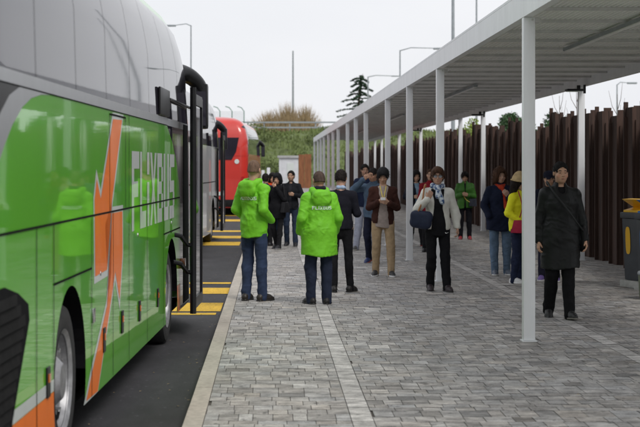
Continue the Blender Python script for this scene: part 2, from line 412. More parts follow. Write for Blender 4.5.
lamp(368, 190, 13.1, 3.2, 'far street lamp with an arm, beside the conifer', r=.09, z0=5.5, armup=.1)
lamp(453, 92, 14.5, 0, 'tall thick grey lamp post standing behind the canopy roof', r=.10)
lamp(476.5, 120, 17, 0, 'tall thin grey mast right of the thick lamp post', r=.075)
lamp(617, 122, 8.4, .9, 'small street lamp with short arm beyond the fence at the far right', r=.06, armup=.15)
t = empty('hut', (0, 131, -.01), label='small white hut with flat grey roof at the foot of the bank', cat='hut')
b = MB(); b.box(.62, 2.28, 0, 3.5, 0, 2.55); b.build('wall', M['render'], t)
b = MB(); b.box(.48, 2.42, -.15, 3.6, 2.552, 2.75); b.build('roof', M['roofslab'], t)
b = MB(); b.box(1.3, 1.9, -.03, -.003, .02, 2.1); b.build('door', M['decal'], t)
t = empty('rusted_screen', (0, 125, 0), label='orange rusted steel screen beside the white hut at the far end', cat='screen')
for i, (x0, x1) in enumerate(((2.2, 2.68), (2.70, 3.25))):
    b = MB(); b.box(x0, x1, 0, .12, 0, 2.78+.03*i); b.build('panel', M['rust2'], t)
for px, y, h in ((263, 116, 1.5), (268.5, 114, 1.7)):
    b = MB(); x = (px-272)*y/FPX; b.box(x-.12, x+.12, y, y+.2, -.01, h)
    o = b.build('grey_pillar', M['render'], bevel=.02); tag(o, 'narrow pale grey pillar %s beyond the far pedestrians' % ('hidden nearest the red coach' if px < 265 else 'just left of the orange jacket'), 'pillar')

# ------------------------------------------------------------------ dark fence
fence = empty('pile_fence', (6.15, 0, 0), label='tall dark brown fence of uneven upright steel piles along the walkway', cat='fence')
rf = random.Random(5); y = 17.6
while y < 127:
    h = rf.choice([2.70, 2.80, 2.90, 3.02])+rf.uniform(-.05, .05); p = MB(); st = rf.choice([.0, .06, .1])
    L_ = 1.17
    p.box(0, .03, y+.003, y+.44, 0, h-st)                      # front flange
    p.box(.031, .17, y+.003, y+.035, 0, h-rf.choice([0, .04])) # web facing the walkway end
    p.box(.055, .155, y-.03, y+.001, 0, h-.28)                 # lapped board on the web
    p.box(-.035, .035, y+.442, y+.5, 0, h+.10-st)              # edge stiffener, a little taller
    p.box(-.06, -.002, y+.36, y+.40, 0, h-.22)
    p.box(.036, .17, y+.46, y+.49, 0, h-.2)
    p.box(.172, .20, y+.40, y+L_-.06, 0, h-rf.choice([.25, .35, .42])) # back flange
    p.box(.14, .171, y+.8, y+.86, 0, h-.3)
    p.build('sheet_pile', M['rust'], fence)
    y += L_
b = MB(); b.box(.23, .29, 17.5, 127, .5, .62); b.box(.23, .29, 17.5, 127, 1.9, 2.02); b.build('rail', M['rust'], fence)

# ------------------------------------------------------------------ canopy
can = empty('walkway_canopy', (2.58, 10, 0), label='long white steel walkway canopy with corrugated roof and slim poles', cat='canopy')
Y0, Y1 = -2.4, 82.2
PY = [10.1, 15.2, 23.2, 28.35, 33.7, 41.5, 46.5, 51.6, 58.9, 63.9, 69, 75, 79.9, 85.1, 91.7]
for x in (0, 3.22):
    for yy in PY:
        b = MB(); yl = yy-10; r = .0585
        b.box(x-r, x+r, yl-r, yl+r, .012, 3.252); b.build('pole', M['pole'], can, bevel=.008)
        b = MB(); b.box(x-.075, x+.075, yl-.075, yl+.075, 0, .011); b.build('base_plate', M['pole'], can)
        if yy < 60:
            b = MB(); b.box(x+(-.11 if x else .06), x+(-.06 if x else .11), yl-.05, yl+.05, 3.20, 3.25); b.tube([(x+.03, yl-.07, 3.225), (x+.03, yl+.07, 3.225)], .012, 6)
            b.build('bracket', M['purlin'], can)
for x0, x1, z0 in ((-.06, .03, 3.254), (3.19, 3.29, 3.254)):
    y = Y0
    while y < Y1:
        e = min(y+6.2, Y1); b = MB(); b.box(x0, x1, y, e-.006, z0, 3.50); b.box(x0+.0, x1, y, e-.006, 3.503, 3.53, ) ; b.build('edge_beam', M['pole'], can); y = e
b = MB()
vs = []; fs = []; x = .035; i = 0; prof = []
while x < 3.185:
    for dx, dz in ((0, 0), (.012, .0), (.02, .022), (.038, .022), (.046, 0)):
        pass
    prof += [(x, 3.40), (x+.022, 3.40), (x+.03, 3.425), (x+.048, 3.425), (x+.056, 3.40)]; x += .056
for (px_, pz) in prof: vs += [(px_, Y0, pz), (px_, Y1, pz)]
fs = [(2*i, 2*i+1, 2*i+3, 2*i+2) for i in range(len(prof)-1)]
b.add(vs, fs); b.build('roof_sheet', M['deck'], can)
b = MB(); b.box(.035, 3.185, Y0, Y1, 3.44, 3.46); b.build('roof_top', M['pole'], can)
y = Y0+.2; i = 0
while y < Y1:
    b = MB(); b.box(.032, 3.188, y, y+.04, 3.368, 3.398); b.build('joist', M['purlin'], can); y += 1.30; i += 1
for yc in (17.2, 32.8, 49, 66):
    o = empty('strip_light', (3.98, yc, 3.26), label='unlit slim grey strip light under the canopy, %s' % {17.2: 'nearest the camera', 32.8: 'second from the camera', 49: 'third from the camera', 66: 'farthest along the roof'}[yc], cat='lamp', group='strip lights under the canopy')
    b = MB(); b.box(-.035, .035, -3.3, 3.3, .06, .10); b.build('housing', M['galv'], o)
    b = MB(); b.box(-.025, .025, -3.2, 3.2, .045, .058); b.build('diffuser', M['deck'], o)
for n_, yc in enumerate((28.35, 41.5, 58.9)):
    o = empty('spotlight', (5.72, yc-.6, 3.2), label='small black spotlight on the rear canopy beam, %s' % ('nearest of the three', 'middle of the three', 'farthest of the three')[n_], cat='lamp', group='black spotlights on the rear beam')
    b = MB(); b.box(-.32, -.02, -.12, .12, -.06, -.02); b.build('lamp_head', M['black'], o, bevel=.01)
    b = MB(); b.box(-.12, -.06, -.02, .02, -.019, .05); b.box(.0, .04, -.02, .02, -.1, .06); b.build('bracket', M['black'], o)
    b = MB(); b.box(-.30, -.04, -.10, .10, -.068, -.0605); b.build('lens', M['decal'], o)

# ------------------------------------------------------------------ recycling bins
def bin_(x, y, lidmat, label):
    t = empty('recycling_bin', (x, y, 0), R(-66), label=label, cat='bin', group='recycling bins by the fence')
    b = MB(); b.box(-.2, .2, -.22, .22, .1, 1.0, top=(-.23, .23, -.25, .25)); b.build('body', M['binbody'], t, bevel=.025)
    b = MB(); b.box(-.25, .25, -.27, .27, 1.002, 1.09); b.box(-.27, -.23, -.1, .1, .92, 1.0); b.build('collar', M['binbody'], t, bevel=.02)
    b = MB()
    prof = [(-.24, 1.11), (-.22, 1.22), (-.05, 1.22), (-.16, 1.17), (-.17, 1.11)]
    prof = [(-.24, 1.12), (-.06, 1.16), (-.27, 1.28), (-.10, 1.29), (.2, 1.16), (.24, 1.092), (-.24, 1.092)]
    n = len(prof); b.add([(-.2, x_, z_) for x_, z_ in prof]+[(.2, x_, z_) for x_, z_ in prof], [tuple(range(n)), tuple(range(n, 2*n))[::-1]]+[(i, (i+1) % n, n+(i+1) % n, n+i) for i in range(n)])
    b.build('lid', lidmat, t)
    b = MB()
    for yy, nrm in ((-.2445, 0),):
        pts = []
        for k in range(20):
            a = 2*math.pi*k/20; cx = math.copysign(abs(math.cos(a))**.6, math.cos(a))*.055; cz = math.copysign(abs(math.sin(a))**.6, math.sin(a))*.2
            pts.append((-.09+cx, -.2395-(.65+cz-.55)*.033-.004, .68+cz))
        b.add(pts, [tuple(range(20))])
    b.build('sticker', lidmat, t)
    b = MB(); b.box(-.25, .25, -.27, .27, 0, .098); b.build('base', M['concrete'], t, bevel=.008)
    return t
bin_(5.45, 22.05, M['yellow'], 'dark grey recycling bin with yellow lid and yellow sticker by the fence')
bin_(5.52, 21.48, M['blue'], 'dark grey recycling bin with blue sticker at the right edge')
t = empty('litter_bin', (5.05, 20.0, 0), label='low round grey green litter bin in front of the recycling bins', cat='bin')
b = MB(); b.lathe([(0, .004), (.17, .004), (.185, .03), (.20, .32), (.0, .32)], n=32); b.build('body', M['bingreen'], t)
b = MB(); b.lathe([(.0, .325), (.205, .325), (.21, .345), (.2, .37), (.17, .375), (.16, .35), (0, .35)], n=32); b.build('rim', M['galv'], t)

# ------------------------------------------------------------------ coaches
W = 2.55
def inset(z):
    P = [(0, 0), (2.37, 0), (2.9, .015), (3.15, .05), (3.4, .12), (3.6, .25), (3.72, .42), (3.79, .65), (3.82, .95)]
    for (a, i0), (c, i1) in zip(P, P[1:]):
        if z <= c: return i0+(i1-i0)*(z-a)/(c-a)
    return P[-1][1]
def frontset(z):
    P = [(0, .05), (.3, .02), (.6, 0), (1.2, .0), (2.0, .10), (2.6, .26), (3.1, .46), (3.4, .66), (3.6, .86), (3.72, 1.05), (3.82, 1.5)]
    for (a, i0), (c, i1) in zip(P, P[1:]):
        if z <= c: return i0+(i1-i0)*(z-a)/(c-a)
    return P[-1][1]
def rearset(z):
    P = [(0, 0), (2.9, 0), (3.3, .06), (3.6, .25), (3.72, .42), (3.82, .9)]
    for (a, i0), (c, i1) in zip(P, P[1:]):
        if z <= c: return i0+(i1-i0)*(z-a)/(c-a)
    return P[-1][1]
def plan(z, Lb, part='all'):
    i = inset(z); F = -frontset(z); B = -Lb+rearset(z); rf_ = .62; rr_ = .3; K = 10
    x0, x1 = -i, -W+i
    def arc(cx, cy, r, a0, a1, rx=None): return [(cx+(rx or r)*math.cos(a0+(a1-a0)*k/K), cy+r*math.sin(a0+(a1-a0)*k/K)) for k in range(K+1)]
    fr = arc(x0-rf_*.75, F-rf_, rf_, 0, math.pi/2, rf_*.75)
    fl = arc(x1+rf_*.75, F-rf_, rf_, math.pi/2, math.pi, rf_*.75)
    mid = [(x0-rf_*.75+(x1-x0+1.5*rf_)*k/6, F+.06*math.sin(math.pi*k/6)) for k in range(1, 6)]
    rl = arc(x1+rr_, B+rr_, rr_, math.pi, 1.5*math.pi); rrr = arc(x0-rr_, B+rr_, rr_, 1.5*math.pi, 2*math.pi)
    if part == 'front': return fr+mid+fl
    if part == 'rear': return rl+rrr
    side_n = 14
    s1 = [(x0, (B+rr_)+(F-rf_-B-rr_)*k/side_n) for k in range(1, side_n)]
    s2 = [(x1, (F-rf_)+(B+rr_-F+rf_)*k/side_n) for k in range(1, side_n)]
    return s1+fr+mid+fl+s2+rl+rrr
def loft(name, zs, Lb, m, parent, part='all', cap=False):
    b = MB(); n = None; vs = []
    for z in zs:
        p = plan(z, Lb, part); n = len(p); vs += [(x, y, z) for x, y in p]
    closed = part == 'all'
    fs = [(j*n+i, j*n+(i+1) % n, (j+1)*n+(i+1) % n, (j+1)*n+i) for j in range(len(zs)-1) for i in range(n if closed else n-1)]
    if cap: fs.append(tuple(range((len(zs)-1)*n, len(zs)*n)))
    b.add(vs, fs, True); return b.build(name, m, parent)
def side_panel(name, ya, yb, z0, z1, arches, m, parent, x, front_curve=None):
    # upright strips between the lower edge (with its wheel arches) and the upper edge (with the front curve)
    ys = set([round(ya+(yb-ya)*k/24, 4) for k in range(25)])
    for c, zc, r in arches:
        a0 = math.asin((z0-zc)/r)
        for k in range(33): ys.add(round(c-r*math.cos(a0+(math.pi-2*a0)*k/32), 4))
        ys.add(round(c-r, 4)); ys.add(round(c+r, 4)); ys.add(round(c-r*math.cos(a0)-.0005, 4)); ys.add(round(c+r*math.cos(a0)+.0005, 4))
    top = lambda y: z1
    if front_curve:
        fc = sorted(set((y, z) for y, z in front_curve if z > 1.4))
        for y, z in fc: ys.add(round(y, 4))
        def top(y):
            if y <= fc[0][0]: return z1
            for (a, c0), (b_, c1_) in zip(fc, fc[1:]):
                if y <= b_+1e-5: return c0+(c1_-c0)*(y-a)/(b_-a)
            return fc[-1][1]
    ys = sorted(v for v in ys if ya-1e-6 <= v <= yb+1e-6)
    def bot(y, side):
        for c, zc, r in arches:
            if abs(y-c) < r-1e-6:
                zz = zc+math.sqrt(r*r-(y-c)**2); lo_ = zc-math.sqrt(r*r-(y-c)**2)
                return zz
        return z0
    b = MB()
    for y, y2 in zip(ys, ys[1:]):
        if y2-y < 1e-4: continue
        mid = (y+y2)/2; ins = None
        for c, zc, r in arches:
            if abs(mid-c) < r: ins = (c, zc, r)
        def zb_(v):
            if ins:
                return ins[1]+math.sqrt(max(ins[2]**2-(v-ins[0])**2, 0))
            return z0
        t0, t1 = top(y), top(y2)
        b.add([(x, y, zb_(y)), (x, y2, zb_(y2)), (x, y2, t1), (x, y, t0)], [(0, 1, 2, 3)])
        if ins:                                                    # the sliver of skirt below the wheel centre, each side of the arch
            lo0, lo1 = [ins[1]-math.sqrt(max(ins[2]**2-(v-ins[0])**2, 0)) for v in (y, y2)]
            if lo0 > z0 or lo1 > z0: b.add([(x, y, z0), (x, y2, z0), (x, y2, max(lo1, z0)), (x, y, max(lo0, z0))], [(0, 1, 2, 3)])
    me = bpy.data.meshes.new(name); me.from_pydata(b.v, [], b.f); bm = bmesh.new(); bm.from_mesh(me); bmesh.ops.remove_doubles(bm, verts=bm.verts[:], dist=1e-4)
    for f in bm.faces:
        f.normal_update()
        if f.normal.x*(1 if x > -1 else -1) < 0: f.normal_flip()
    bm.to_mesh(me); bm.free()
    return link(name, me, parent, m)
def wheel(parent, y, x=-.05, zc=.5):
    s = 1 if x > -1 else -1
    b = MB(); prof = [(.30, -.02), (.33, 0), (.42, .012), (.475, 0), (.5, -.04), (.5, -.24), (.46, -.28), (.3, -.28)]
    b.lathe([(r, s*h) for r, h in prof], 'x', (x, y, zc), 40); t = b.build('tyre', M['rubber'], parent)
    b = MB(); prof = [(.335, .006), (.305, -.012), (.29, -.06), (.24, -.085), (.17, -.06), (.13, -.02), (.11, .0), (.0, .004)]
    b.lathe([(r, s*h) for r, h in prof], 'x', (x, y, zc), 40); r_ = b.build('rim', M['rim'], t)
    b = MB()
    for k in range(10):
        a = 2*math.pi*k/10; cy, cz = y+.2*math.cos(a), zc+.2*math.sin(a)
        b.tube([(x-s*.075, cy, cz), (x-s*.03, cy, cz)], .016, 6)
    b.build('wheel_nuts', M['chrome'], r_)
    return t
def patch(name, polys, m, parent, off):                # flat decals on the kerb side
    b = MB()
    for poly in polys: b.add([(off, y, z) for y, z in poly], [tuple(range(len(poly)))])
    o = b.build(name, m, parent); return o
def thick_line(pts, wd):
    polys = []
    for (a, c), (d, e) in zip(pts, pts[1:]):
        dx, dz = d-a, e-c; l = math.hypot(dx, dz); nx_, nz_ = -dz/l*wd/2, dx/l*wd/2
        polys.append([(a+nx_, c+nz_), (a-nx_, c-nz_), (d-nx_, e-nz_), (d+nx_, e+nz_)])
    return polys
GL = [('F', [(0, 0, .3, 1), (.3, .78, 1, 1), (.3, .42, .85, .62)]), ('L', [(0, 0, .3, 1), (.3, 0, .95, .22)]), ('I', [(0, 0, 1, .60), (0, .70, 1, 1)]), ('X', None),
      ('B', [(0, 0, .3, 1), (.3, .8, .85, 1), (.3, .41, .8, .59), (.3, 0, .85, .2), (.7, .59, 1, .8), (.7, .2, 1, .41)]),
      ('U', [(0, .2, .3, 1), (.7, .2, 1, 1), (.08, 0, .92, .2)]), ('S', [(.08, .8, 1, 1), (0, .59, .3, .8), (.05, .41, .95, .59), (.7, .2, 1, .41), (0, 0, .92, .2)])]
def word(total, height, gap=.14):                     # polygons of the coach company lettering, origin lower left
    wd = [1, .9, .34, 1.05, 1, 1, 1]; sc = total/(sum(wd)+gap*6); x = 0; out_ = []
    for (c, rects), w_ in zip(GL, wd):
        ww = w_*sc
        if rects is None:
            t = .30; q = [(0, 0), (t, 0), (.5, .36), (1-t, 0), (1, 0), (.5+t*.5, .5), (1, 1), (1-t, 1), (.5, .64), (t, 1), (0, 1), (.5-t*.5, .5)]
            out_.append([(x+a*ww, e*height) for a, e in [q[0], q[1], q[2], q[11]]]); out_.append([(x+a*ww, e*height) for a, e in [q[3], q[4], q[5], q[2]]])
            out_.append([(x+a*ww, e*height) for a, e in [q[6], q[7], q[8], q[5]]]); out_.append([(x+a*ww, e*height) for a, e in [q[9], q[10], q[11], q[8]]])
            out_.append([(x+a*ww, e*height) for a, e in [q[2], q[5], q[8], q[11]]])
        else:
            for a, c0, e, f in rects: out_.append([(x+a*ww, c0*height), (x+e*ww, c0*height), (x+e*ww, f*height), (x+a*ww, f*height)])
        x += ww+gap*sc
    return out_
def coach(loc, rz, label, body, band, Lb=12.3, wheels=(-9.1, -2.7), tag_='coach', detail=False, front_curve=None, frontmat=None, door=True, group=None, mirror=True):
    t = empty('coach', loc, rz, label=label, cat='coach', group=group)
    zb = .26; ar = [(y, .5, .61) for y in wheels]; ye, yf = -Lb+.3, -.62-.05
    # lower body: sides, rear and front
    side_panel('side_panel', ye, yf if not front_curve else front_curve[0][0], zb, 2.30, ar, body, t, 0, front_curve)
    if front_curve:
        fc = [(front_curve[0][0], zb)]+list(front_curve)
        b = MB(); vs = [(-.001, y, z) for y, z in fc[1:]]+[(-.001, -.64-frontset(z)+.02, z) for y, z in fc[1:][::-1]]
        n = len(fc)-1
        b.add([(0, y, z) for y, z in fc[1:]]+[(0, -.62-frontset(z), z) for y, z in fc[1:]], [(i, i+1, n+i+1, n+i) for i in range(n-1)])
        b.build('front_side_glass', M['glass'], t)
    side_panel('side_panel', ye, yf, zb, 2.30, ar, body, t, -W)
    loft('rear_panel', [.3, 1.0, 1.8, 2.30], Lb, body, t, 'rear')
    loft('front_panel', [.26, .6, .9, 1.25], Lb, frontmat or body, t, 'front')
    loft('windscreen', [1.25, 1.6, 2.0, 2.30], Lb, M['glass'], t, 'front')
    loft('waist_band', [2.30, 2.375], Lb, band, t)
    loft('window_glass', [2.375, 2.6, 2.9, 3.05, 3.2, 3.4, 3.5], Lb, M['glass'], t)
    loft('roof', [3.5, 3.6, 3.68, 3.74, 3.79, 3.82], Lb, body if not detail else M['green'], t, cap=True)
    b = MB(); b.box(-W+.1, -.1, -Lb+.1, -.6, .24, .3); 
    for y in wheels: b.box(-.75, -.35, y-.75, y+.75, .28, 1.25); b.box(-W+.35, -W+.75, y-.75, y+.75, .28, 1.25)
    for y in wheels:                                        # arch liners
        vs = []; K = 20
        for k in range(K+1):
            a = math.pi*k/K
            vs += [(-.004, y-.612*math.cos(a), .5+.612*math.sin(a)), (-.36, y-.612*math.cos(a), .5+.612*math.sin(a))]
        b.add(vs, [(2*k, 2*k+1, 2*k+3, 2*k+2) for k in range(K)])
    b.build('chassis', M['mblack'], t)
    for y in wheels: wheel(t, y); wheel(t, y, -W+.05)
    # window seams, following the curved glass
    for y in [-Lb+1.9+1.38*k for k in range(7 if Lb > 10 else 4)]:
        b = MB(); vs = []
        for z in (2.376, 2.6, 2.9, 3.05, 3.2, 3.4, 3.5): vs += [(-inset(z)+.003, y-.004, z), (-inset(z)+.003, y+.004, z)]
        b.add(vs, [(2*i, 2*i+1, 2*i+3, 2*i+2) for i in range(6)]); b.build('window_seam', M['mblack'], t)
    # mirror: arched arm carrying a long housing
    if mirror:
        b = MB(); ctl = [(-.30, -.66, 2.28), (-.28, -.56, 2.60), (-.27, -.42, 2.84), (-.22, -.3, 3.0), (-.12, -.18, 3.02), (.0, -.1, 2.96), (.09, -.06, 2.84), (.105, -.06, 2.64)]
        rad = [.04, .10, .14, .15, .135, .12, .11, .09]; PT = []; RD = []
        for i in range(len(ctl)-1):
            for k in range(6):
                q = k/6; P4 = [Vector(ctl[max(i-1, 0)]), Vector(ctl[i]), Vector(ctl[i+1]), Vector(ctl[min(i+2, len(ctl)-1)])]
                PT.append(.5*((2*P4[1])+(P4[2]-P4[0])*q+(2*P4[0]-5*P4[1]+4*P4[2]-P4[3])*q*q+(-P4[0]+3*P4[1]-3*P4[2]+P4[3])*q**3)); RD.append(rad[i]*(1-q)+rad[i+1]*q)
        b.tube(PT, RD, 16, squash=.8)
        a = b.build('mirror_arm', M['black'], t)
        b = MB(); b.box(.015, .185, -.16, .02, 2.34, 2.90); h = b.build('mirror_housing', M['black'], t, bevel=.035)
        b = MB(); b.box(.035, .165, -.172, -.163, 2.38, 2.80); b.build('mirror_glass', M['glass'], h)
    if door:
        d = empty('door_leaf', (0, 0, 0)); d.parent = t
        y0, y1 = -2.1, -1.08; xo = .155
        b = MB()
        b.box(xo, xo+.045, y0, y0+.10, .30, 2.72); b.box(xo, xo+.045, y1-.07, y1, .30, 2.66); b.box(xo, xo+.045, y0+.10, y1-.07, .30, .42); b.box(xo, xo+.045, y0+.1, y1-.07, 2.56, 2.68)
        b.tube([(xo+.02, y0+.01, .25), (xo+.02, y0+.01, 2.75)], .035, 8)
        b.build('door_frame', M['black'], d)
        b = MB(); b.box(xo+.01, xo+.03, y0+.101, y1-.071, .421, 2.559); b.build('door_glass', M['glass'], d)
        for z in (1.02, .72):
            b = MB(); b.tube([(-.02, y0-.3, z+.12), (.06, y0-.25, z+.10), (.11, y0-.05, z), (xo+.01, y0+.03, z-.02)], .026, 8); b.build('door_arm', M['black'], d)
        b = MB(); b.add([(.003, -1.42, .30), (.003, -.70, .30), (.003, -.84, 2.36), (.003, -1.42, 2.36)], [(0, 1, 2, 3)]); b.build('painted_doorway_dark', M['mblack'], t)  # flat black sheet on the side, painting in the dark of the open doorway
    return t
ROT = -math.atan(52/1511.0)
FR = 18.75                                            # front of the near coach, measured along its side
def bp(px, py): k = 1.62/(324.0-px); return (FPX*k-FR, 1.75-(py-167)*k+.12)
rootx, rooty = (-1.62*math.cos(ROT)+FR*math.sin(-ROT), 1.62*math.sin(-ROT)+FR*math.cos(ROT))
fcurve = [(-1.75, .26), (-1.75, .9), (-1.75, 1.45), (-1.86, 1.65), (-2.15, 1.9), (-2.6, 2.12), (-3.2, 2.30)]
c1 = coach((rootx, rooty, -.12), ROT, 'near green coach with orange arrows, open front door and arched black mirror', M['green'], M['silver'], Lb=12.2, wheels=(9.62-FR, 16.02-FR), detail=True, front_curve=fcurve)
# lettering
wp = word(3.62, .68, .12); u0 = 12.68-FR
patch('lettering', [[(u0+a, 1.325+z) for a, z in p] for p in wp], M['decal'], c1, .002)
# arrows
A1 = [(112, 119), (121, 120), (111, 200), (104, 225), (104.5, 240), (106, 270), (94, 277), (93.4, 200), (95.5, 179), (99.6, 199)]
A2 = [(111, 213.5), (121.3, 211.5), (121.5, 254), (118.6, 300), (114.2, 272), (96.5, 392), (85, 402), (90.5, 375), (106, 306), (110, 274)]
def outset(poly, d):
    n = len(poly); ar = sum(poly[i][0]*poly[(i+1) % n][1]-poly[(i+1) % n][0]*poly[i][1] for i in range(n)); s = 1 if ar > 0 else -1; res = []
    for i in range(n):
        p0, p1, p2 = Vector(poly[i-1]), Vector(poly[i]), Vector(poly[(i+1) % n])
        a = (p1-p0).normalized(); c = (p2-p1).normalized(); na = Vector((a.y, -a.x))*s; nc = Vector((c.y, -c.x))*s
        m_ = (na+nc); m_ = m_.normalized() if m_.length > 1e-3 else na
        res.append(tuple(p1+m_*(d/max(.45, m_.dot(na)))))
    return res
for P in (A1, A2):
    q = [bp(*p) for p in P]
    for nm, pl, m_, off in (('arrow_outline', outset(q, .05), M['decal'], .0015), ('arrow', q, M['orange'], .003)):
        bm = bmesh.new(); f = bm.faces.new([bm.verts.new((off, y, max(z, .262))) for y, z in pl]); bmesh.ops.triangulate(bm, faces=[f], ngon_method='EAR_CLIP')
        me = bpy.data.meshes.new(nm); bm.to_mesh(me); bm.free()
        if me.polygons[0].normal.x < 0: me.flip_normals()
        link(nm, me, c1, m_)
# lower stripe at the rear, panel gaps, grille, hatch
ra = 9.62-FR
def clipy(z): return math.sqrt(max(.61**2-(z-.5)**2, 0))
zsr = [.262, .35, .43, .525]
b = MB(); vs = []
for z in zsr: vs += [(.002, -FR+7.0, z), (.002, ra-clipy(z)-.004, z)]
b.add(vs, [(2*i, 2*i+1, 2*i+3, 2*i+2) for i in range(3)]); b.build('orange_stripe', M['orange'], c1)
b = MB(); vs = []
for z in (.528, .56, .60): vs += [(.002, -FR+7.0, z), (.002, ra-clipy(z)-.004, z)]
b.add(vs, [(0, 1, 3, 2), (2, 3, 5, 4)]); b.build('pale_stripe', M['decal'], c1)
b = MB(); b.add([(.002, -2.08, .262), (.002, -1.76, .262), (.002, -1.76, .56), (.002, -2.14, .56)], [(0, 1, 2, 3)]); b.build('orange_stripe', M['orange'], c1)
gaps = []
def vline(u, z0, z1): gaps.append([(u-FR, z0), (u-FR, z1)])
gaps.append([(-12.0, 1.53), (-1.86, 1.53)]); gaps.append([(9.0-FR, 1.165), (10.48-FR, 1.165)]); gaps.append([(15.2-FR, 1.19), (-1.8, 1.19)])
vline(8.46, .27, 1.53); vline(9.0, .6, 1.53); vline(10.48, .27, 1.53); vline(11.55, .27, 1.53); vline(12.5, .27, 2.3); vline(13.8, .27, 1.53); vline(15.2, .27, 1.53)
vline(11.36, 1.53, 2.27); vline(12.28, 1.53, 2.27); gaps.append([(11.36-FR, 2.27), (12.28-FR, 2.27)])
for gl in gaps: patch('panel_gap', thick_line(gl, .014), M['mblack'], c1, .0045)
gaps = [[(-12.0, 2.300), (-3.2, 2.300)]]
patch('panel_gap', thick_line(gaps[0], .008), M['mblack'], c1, .0045)
gr = [(-12.05, .30), (7.70-FR, .30), (7.80-FR, .55), (8.25-FR, 1.03), (8.22-FR, 1.12), (7.95-FR, 1.2), (7.6-FR, 1.26), (-12.05, 1.26)]
patch('grille', [gr], M['mblack'], c1, .004)
b = MB()
for i in range(14):
    z = .34+i*.064
    yr = (7.72+max(0, (z-.45))*.78 if z < 1.05 else 8.16-(z-1.05)*1.6)-FR
    b.add([(.005, -12.0, z), (.016, -12.0, z-.025), (.016, yr-.10, z-.025), (.005, yr-.06, z), (.005, -12.0, z+.03), (.005, yr-.06, z+.03)], [(0, 1, 2, 3), (1, 4, 5, 2)])
b.build('grille_slats', M['slat'], c1)
lowc = [(8.95, 2.298), (8.6, 2.285), (8.3, 2.25), (8.05, 2.19), (7.8, 2.09), (7.6, 1.98), (7.3, 1.78), (7.0, 1.55), (6.8, 1.4)]
uppc = [(8.95, 2.3), (8.6, 2.3), (8.3, 2.3), (8.0, 2.3), (7.72, 2.24), (7.5, 2.14), (7.2, 1.96), (6.9, 1.75), (6.7, 1.6)]
patch('corner_trim', [[(a[0]-FR, a[1]), (b_[0]-FR, b_[1]), (d_[0]-FR, d_[1]), (c_[0]-FR, c_[1])] for a, b_, c_, d_ in zip(lowc, lowc[1:], uppc, uppc[1:])], M['silver'], c1, .003)
up2 = uppc[3:]
patch('rear_corner_glass', [[(a[0]-FR, a[1]), (b_[0]-FR, b_[1]), (b_[0]-FR, 2.301), (a[0]-FR, 2.301)] for a, b_ in zip(up2, up2[1:])], M['black'], c1, .003)
for u, z in ((8.8, .61), (11.06, .60), (12.06, .63), (13.2, .61), (14.66, .60)):
    b = MB(); b.box(.0, .012, u-FR-.05, u-FR+.05, z-.09, z+.09); h = b.build('marker_lamp', M['black'], c1, bevel=.004)
    b = MB(); b.box(.0122, .02, u-FR-.025, u-FR+.025, z+.0, z+.05); b.build('lens', M['amber'], h)
b = MB(); b.box(0, .012, 10.5-FR, 10.6-FR, .78, .88); b.build('latch', M['chrome'], c1, bevel=.003)
for u, z in ((10.9, 1.1), (13.1, 1.28), (16.0, 1.28)):
    b = MB(); b.lathe([(0, .006), (.016, .005), (.018, 0)], 'x', (.001, u-FR, z), 12); b.build('lock', M['chrome'], c1)
b = MB(); b.box(.0, .05, -1.72, -1.62, .72, .84); b.build('marker_lamp', M['amber'], c1, bevel=.01)
# fuel-hatch hinges and small camera housing on the glass by the mirror
b = MB(); b.box(-.002, .022, -4.0, -3.1, 2.385, 2.66); b.box(.005, .03, -3.098, -.7, 2.56, 2.59); b.build('window_mirror', M['black'], c1, bevel=.012)

a2 = ROT
X2, Y2 = -1.47, 37.7
l = 2.7
c2 = coach((X2+l*math.sin(-a2), Y2+l*math.cos(a2), -.12), a2, 'white and grey coach parked between the green coach and the red coach', M['white'], M['white'], Lb=11.2, wheels=(-8.6, -2.7))
patch('panel_gap', thick_line([(-10.8, 1.5), (-1.9, 1.5)], .02), M['mblack'], c2, .003)
c3 = coach((-.93+12.2*math.sin(-a2), 58+12.2*math.cos(a2), -.12), a2, 'red coach seen from behind, farthest of the three coaches', M['busred'], M['busred'], Lb=12.2, wheels=(-9.2, -2.7), door=False)
loft('rear_surround', [2.30, 2.6, 2.9, 3.1, 3.3, 3.5], 12.212, M['busred'], c3, 'rear')
b = MB(); yb = -12.2-.022
b.add([(-.34, yb, 3.0), (-2.2, yb, 3.0), (-2.05, yb, 2.15), (-.62, yb, 2.15), (-.45, yb, 2.45)], [(0, 1, 2, 3, 4)]); b.build('rear_window', M['glass'], c3)
b = MB()
for s in range(24): pass
b.add([(-.42+.09*math.cos(a/24*6.283), yb, 2.1-.02+.09*math.sin(a/24*6.283)) for a in range(24)], [tuple(range(24))]); b.build('badge', M['decal'], c3)
b = MB(); b.box(-.24, -.12, yb-.02, yb, 1.0, 1.5); b.box(-2.43, -2.31, yb-.02, yb, 1.0, 1.5); b.build('tail_lamp', mat('tail lamp red', (.4, .01, .01), .2, coat=1, nscale=9, namt=.1), c3)
b = MB(); b.box(-2.4, -.15, yb-.05, yb-.002, .34, .62); b.build('bumper', M['black'], c3, bevel=.015)
b = MB(); b.box(-1.6, -.95, yb-.008, yb-.002, .78, .92); b.build('number_plate', M['decal'], c3)
patch('panel_gap', thick_line([(-11.8, 1.5), (-.9, 1.5)], .02), M['mblack'], c3, .003)
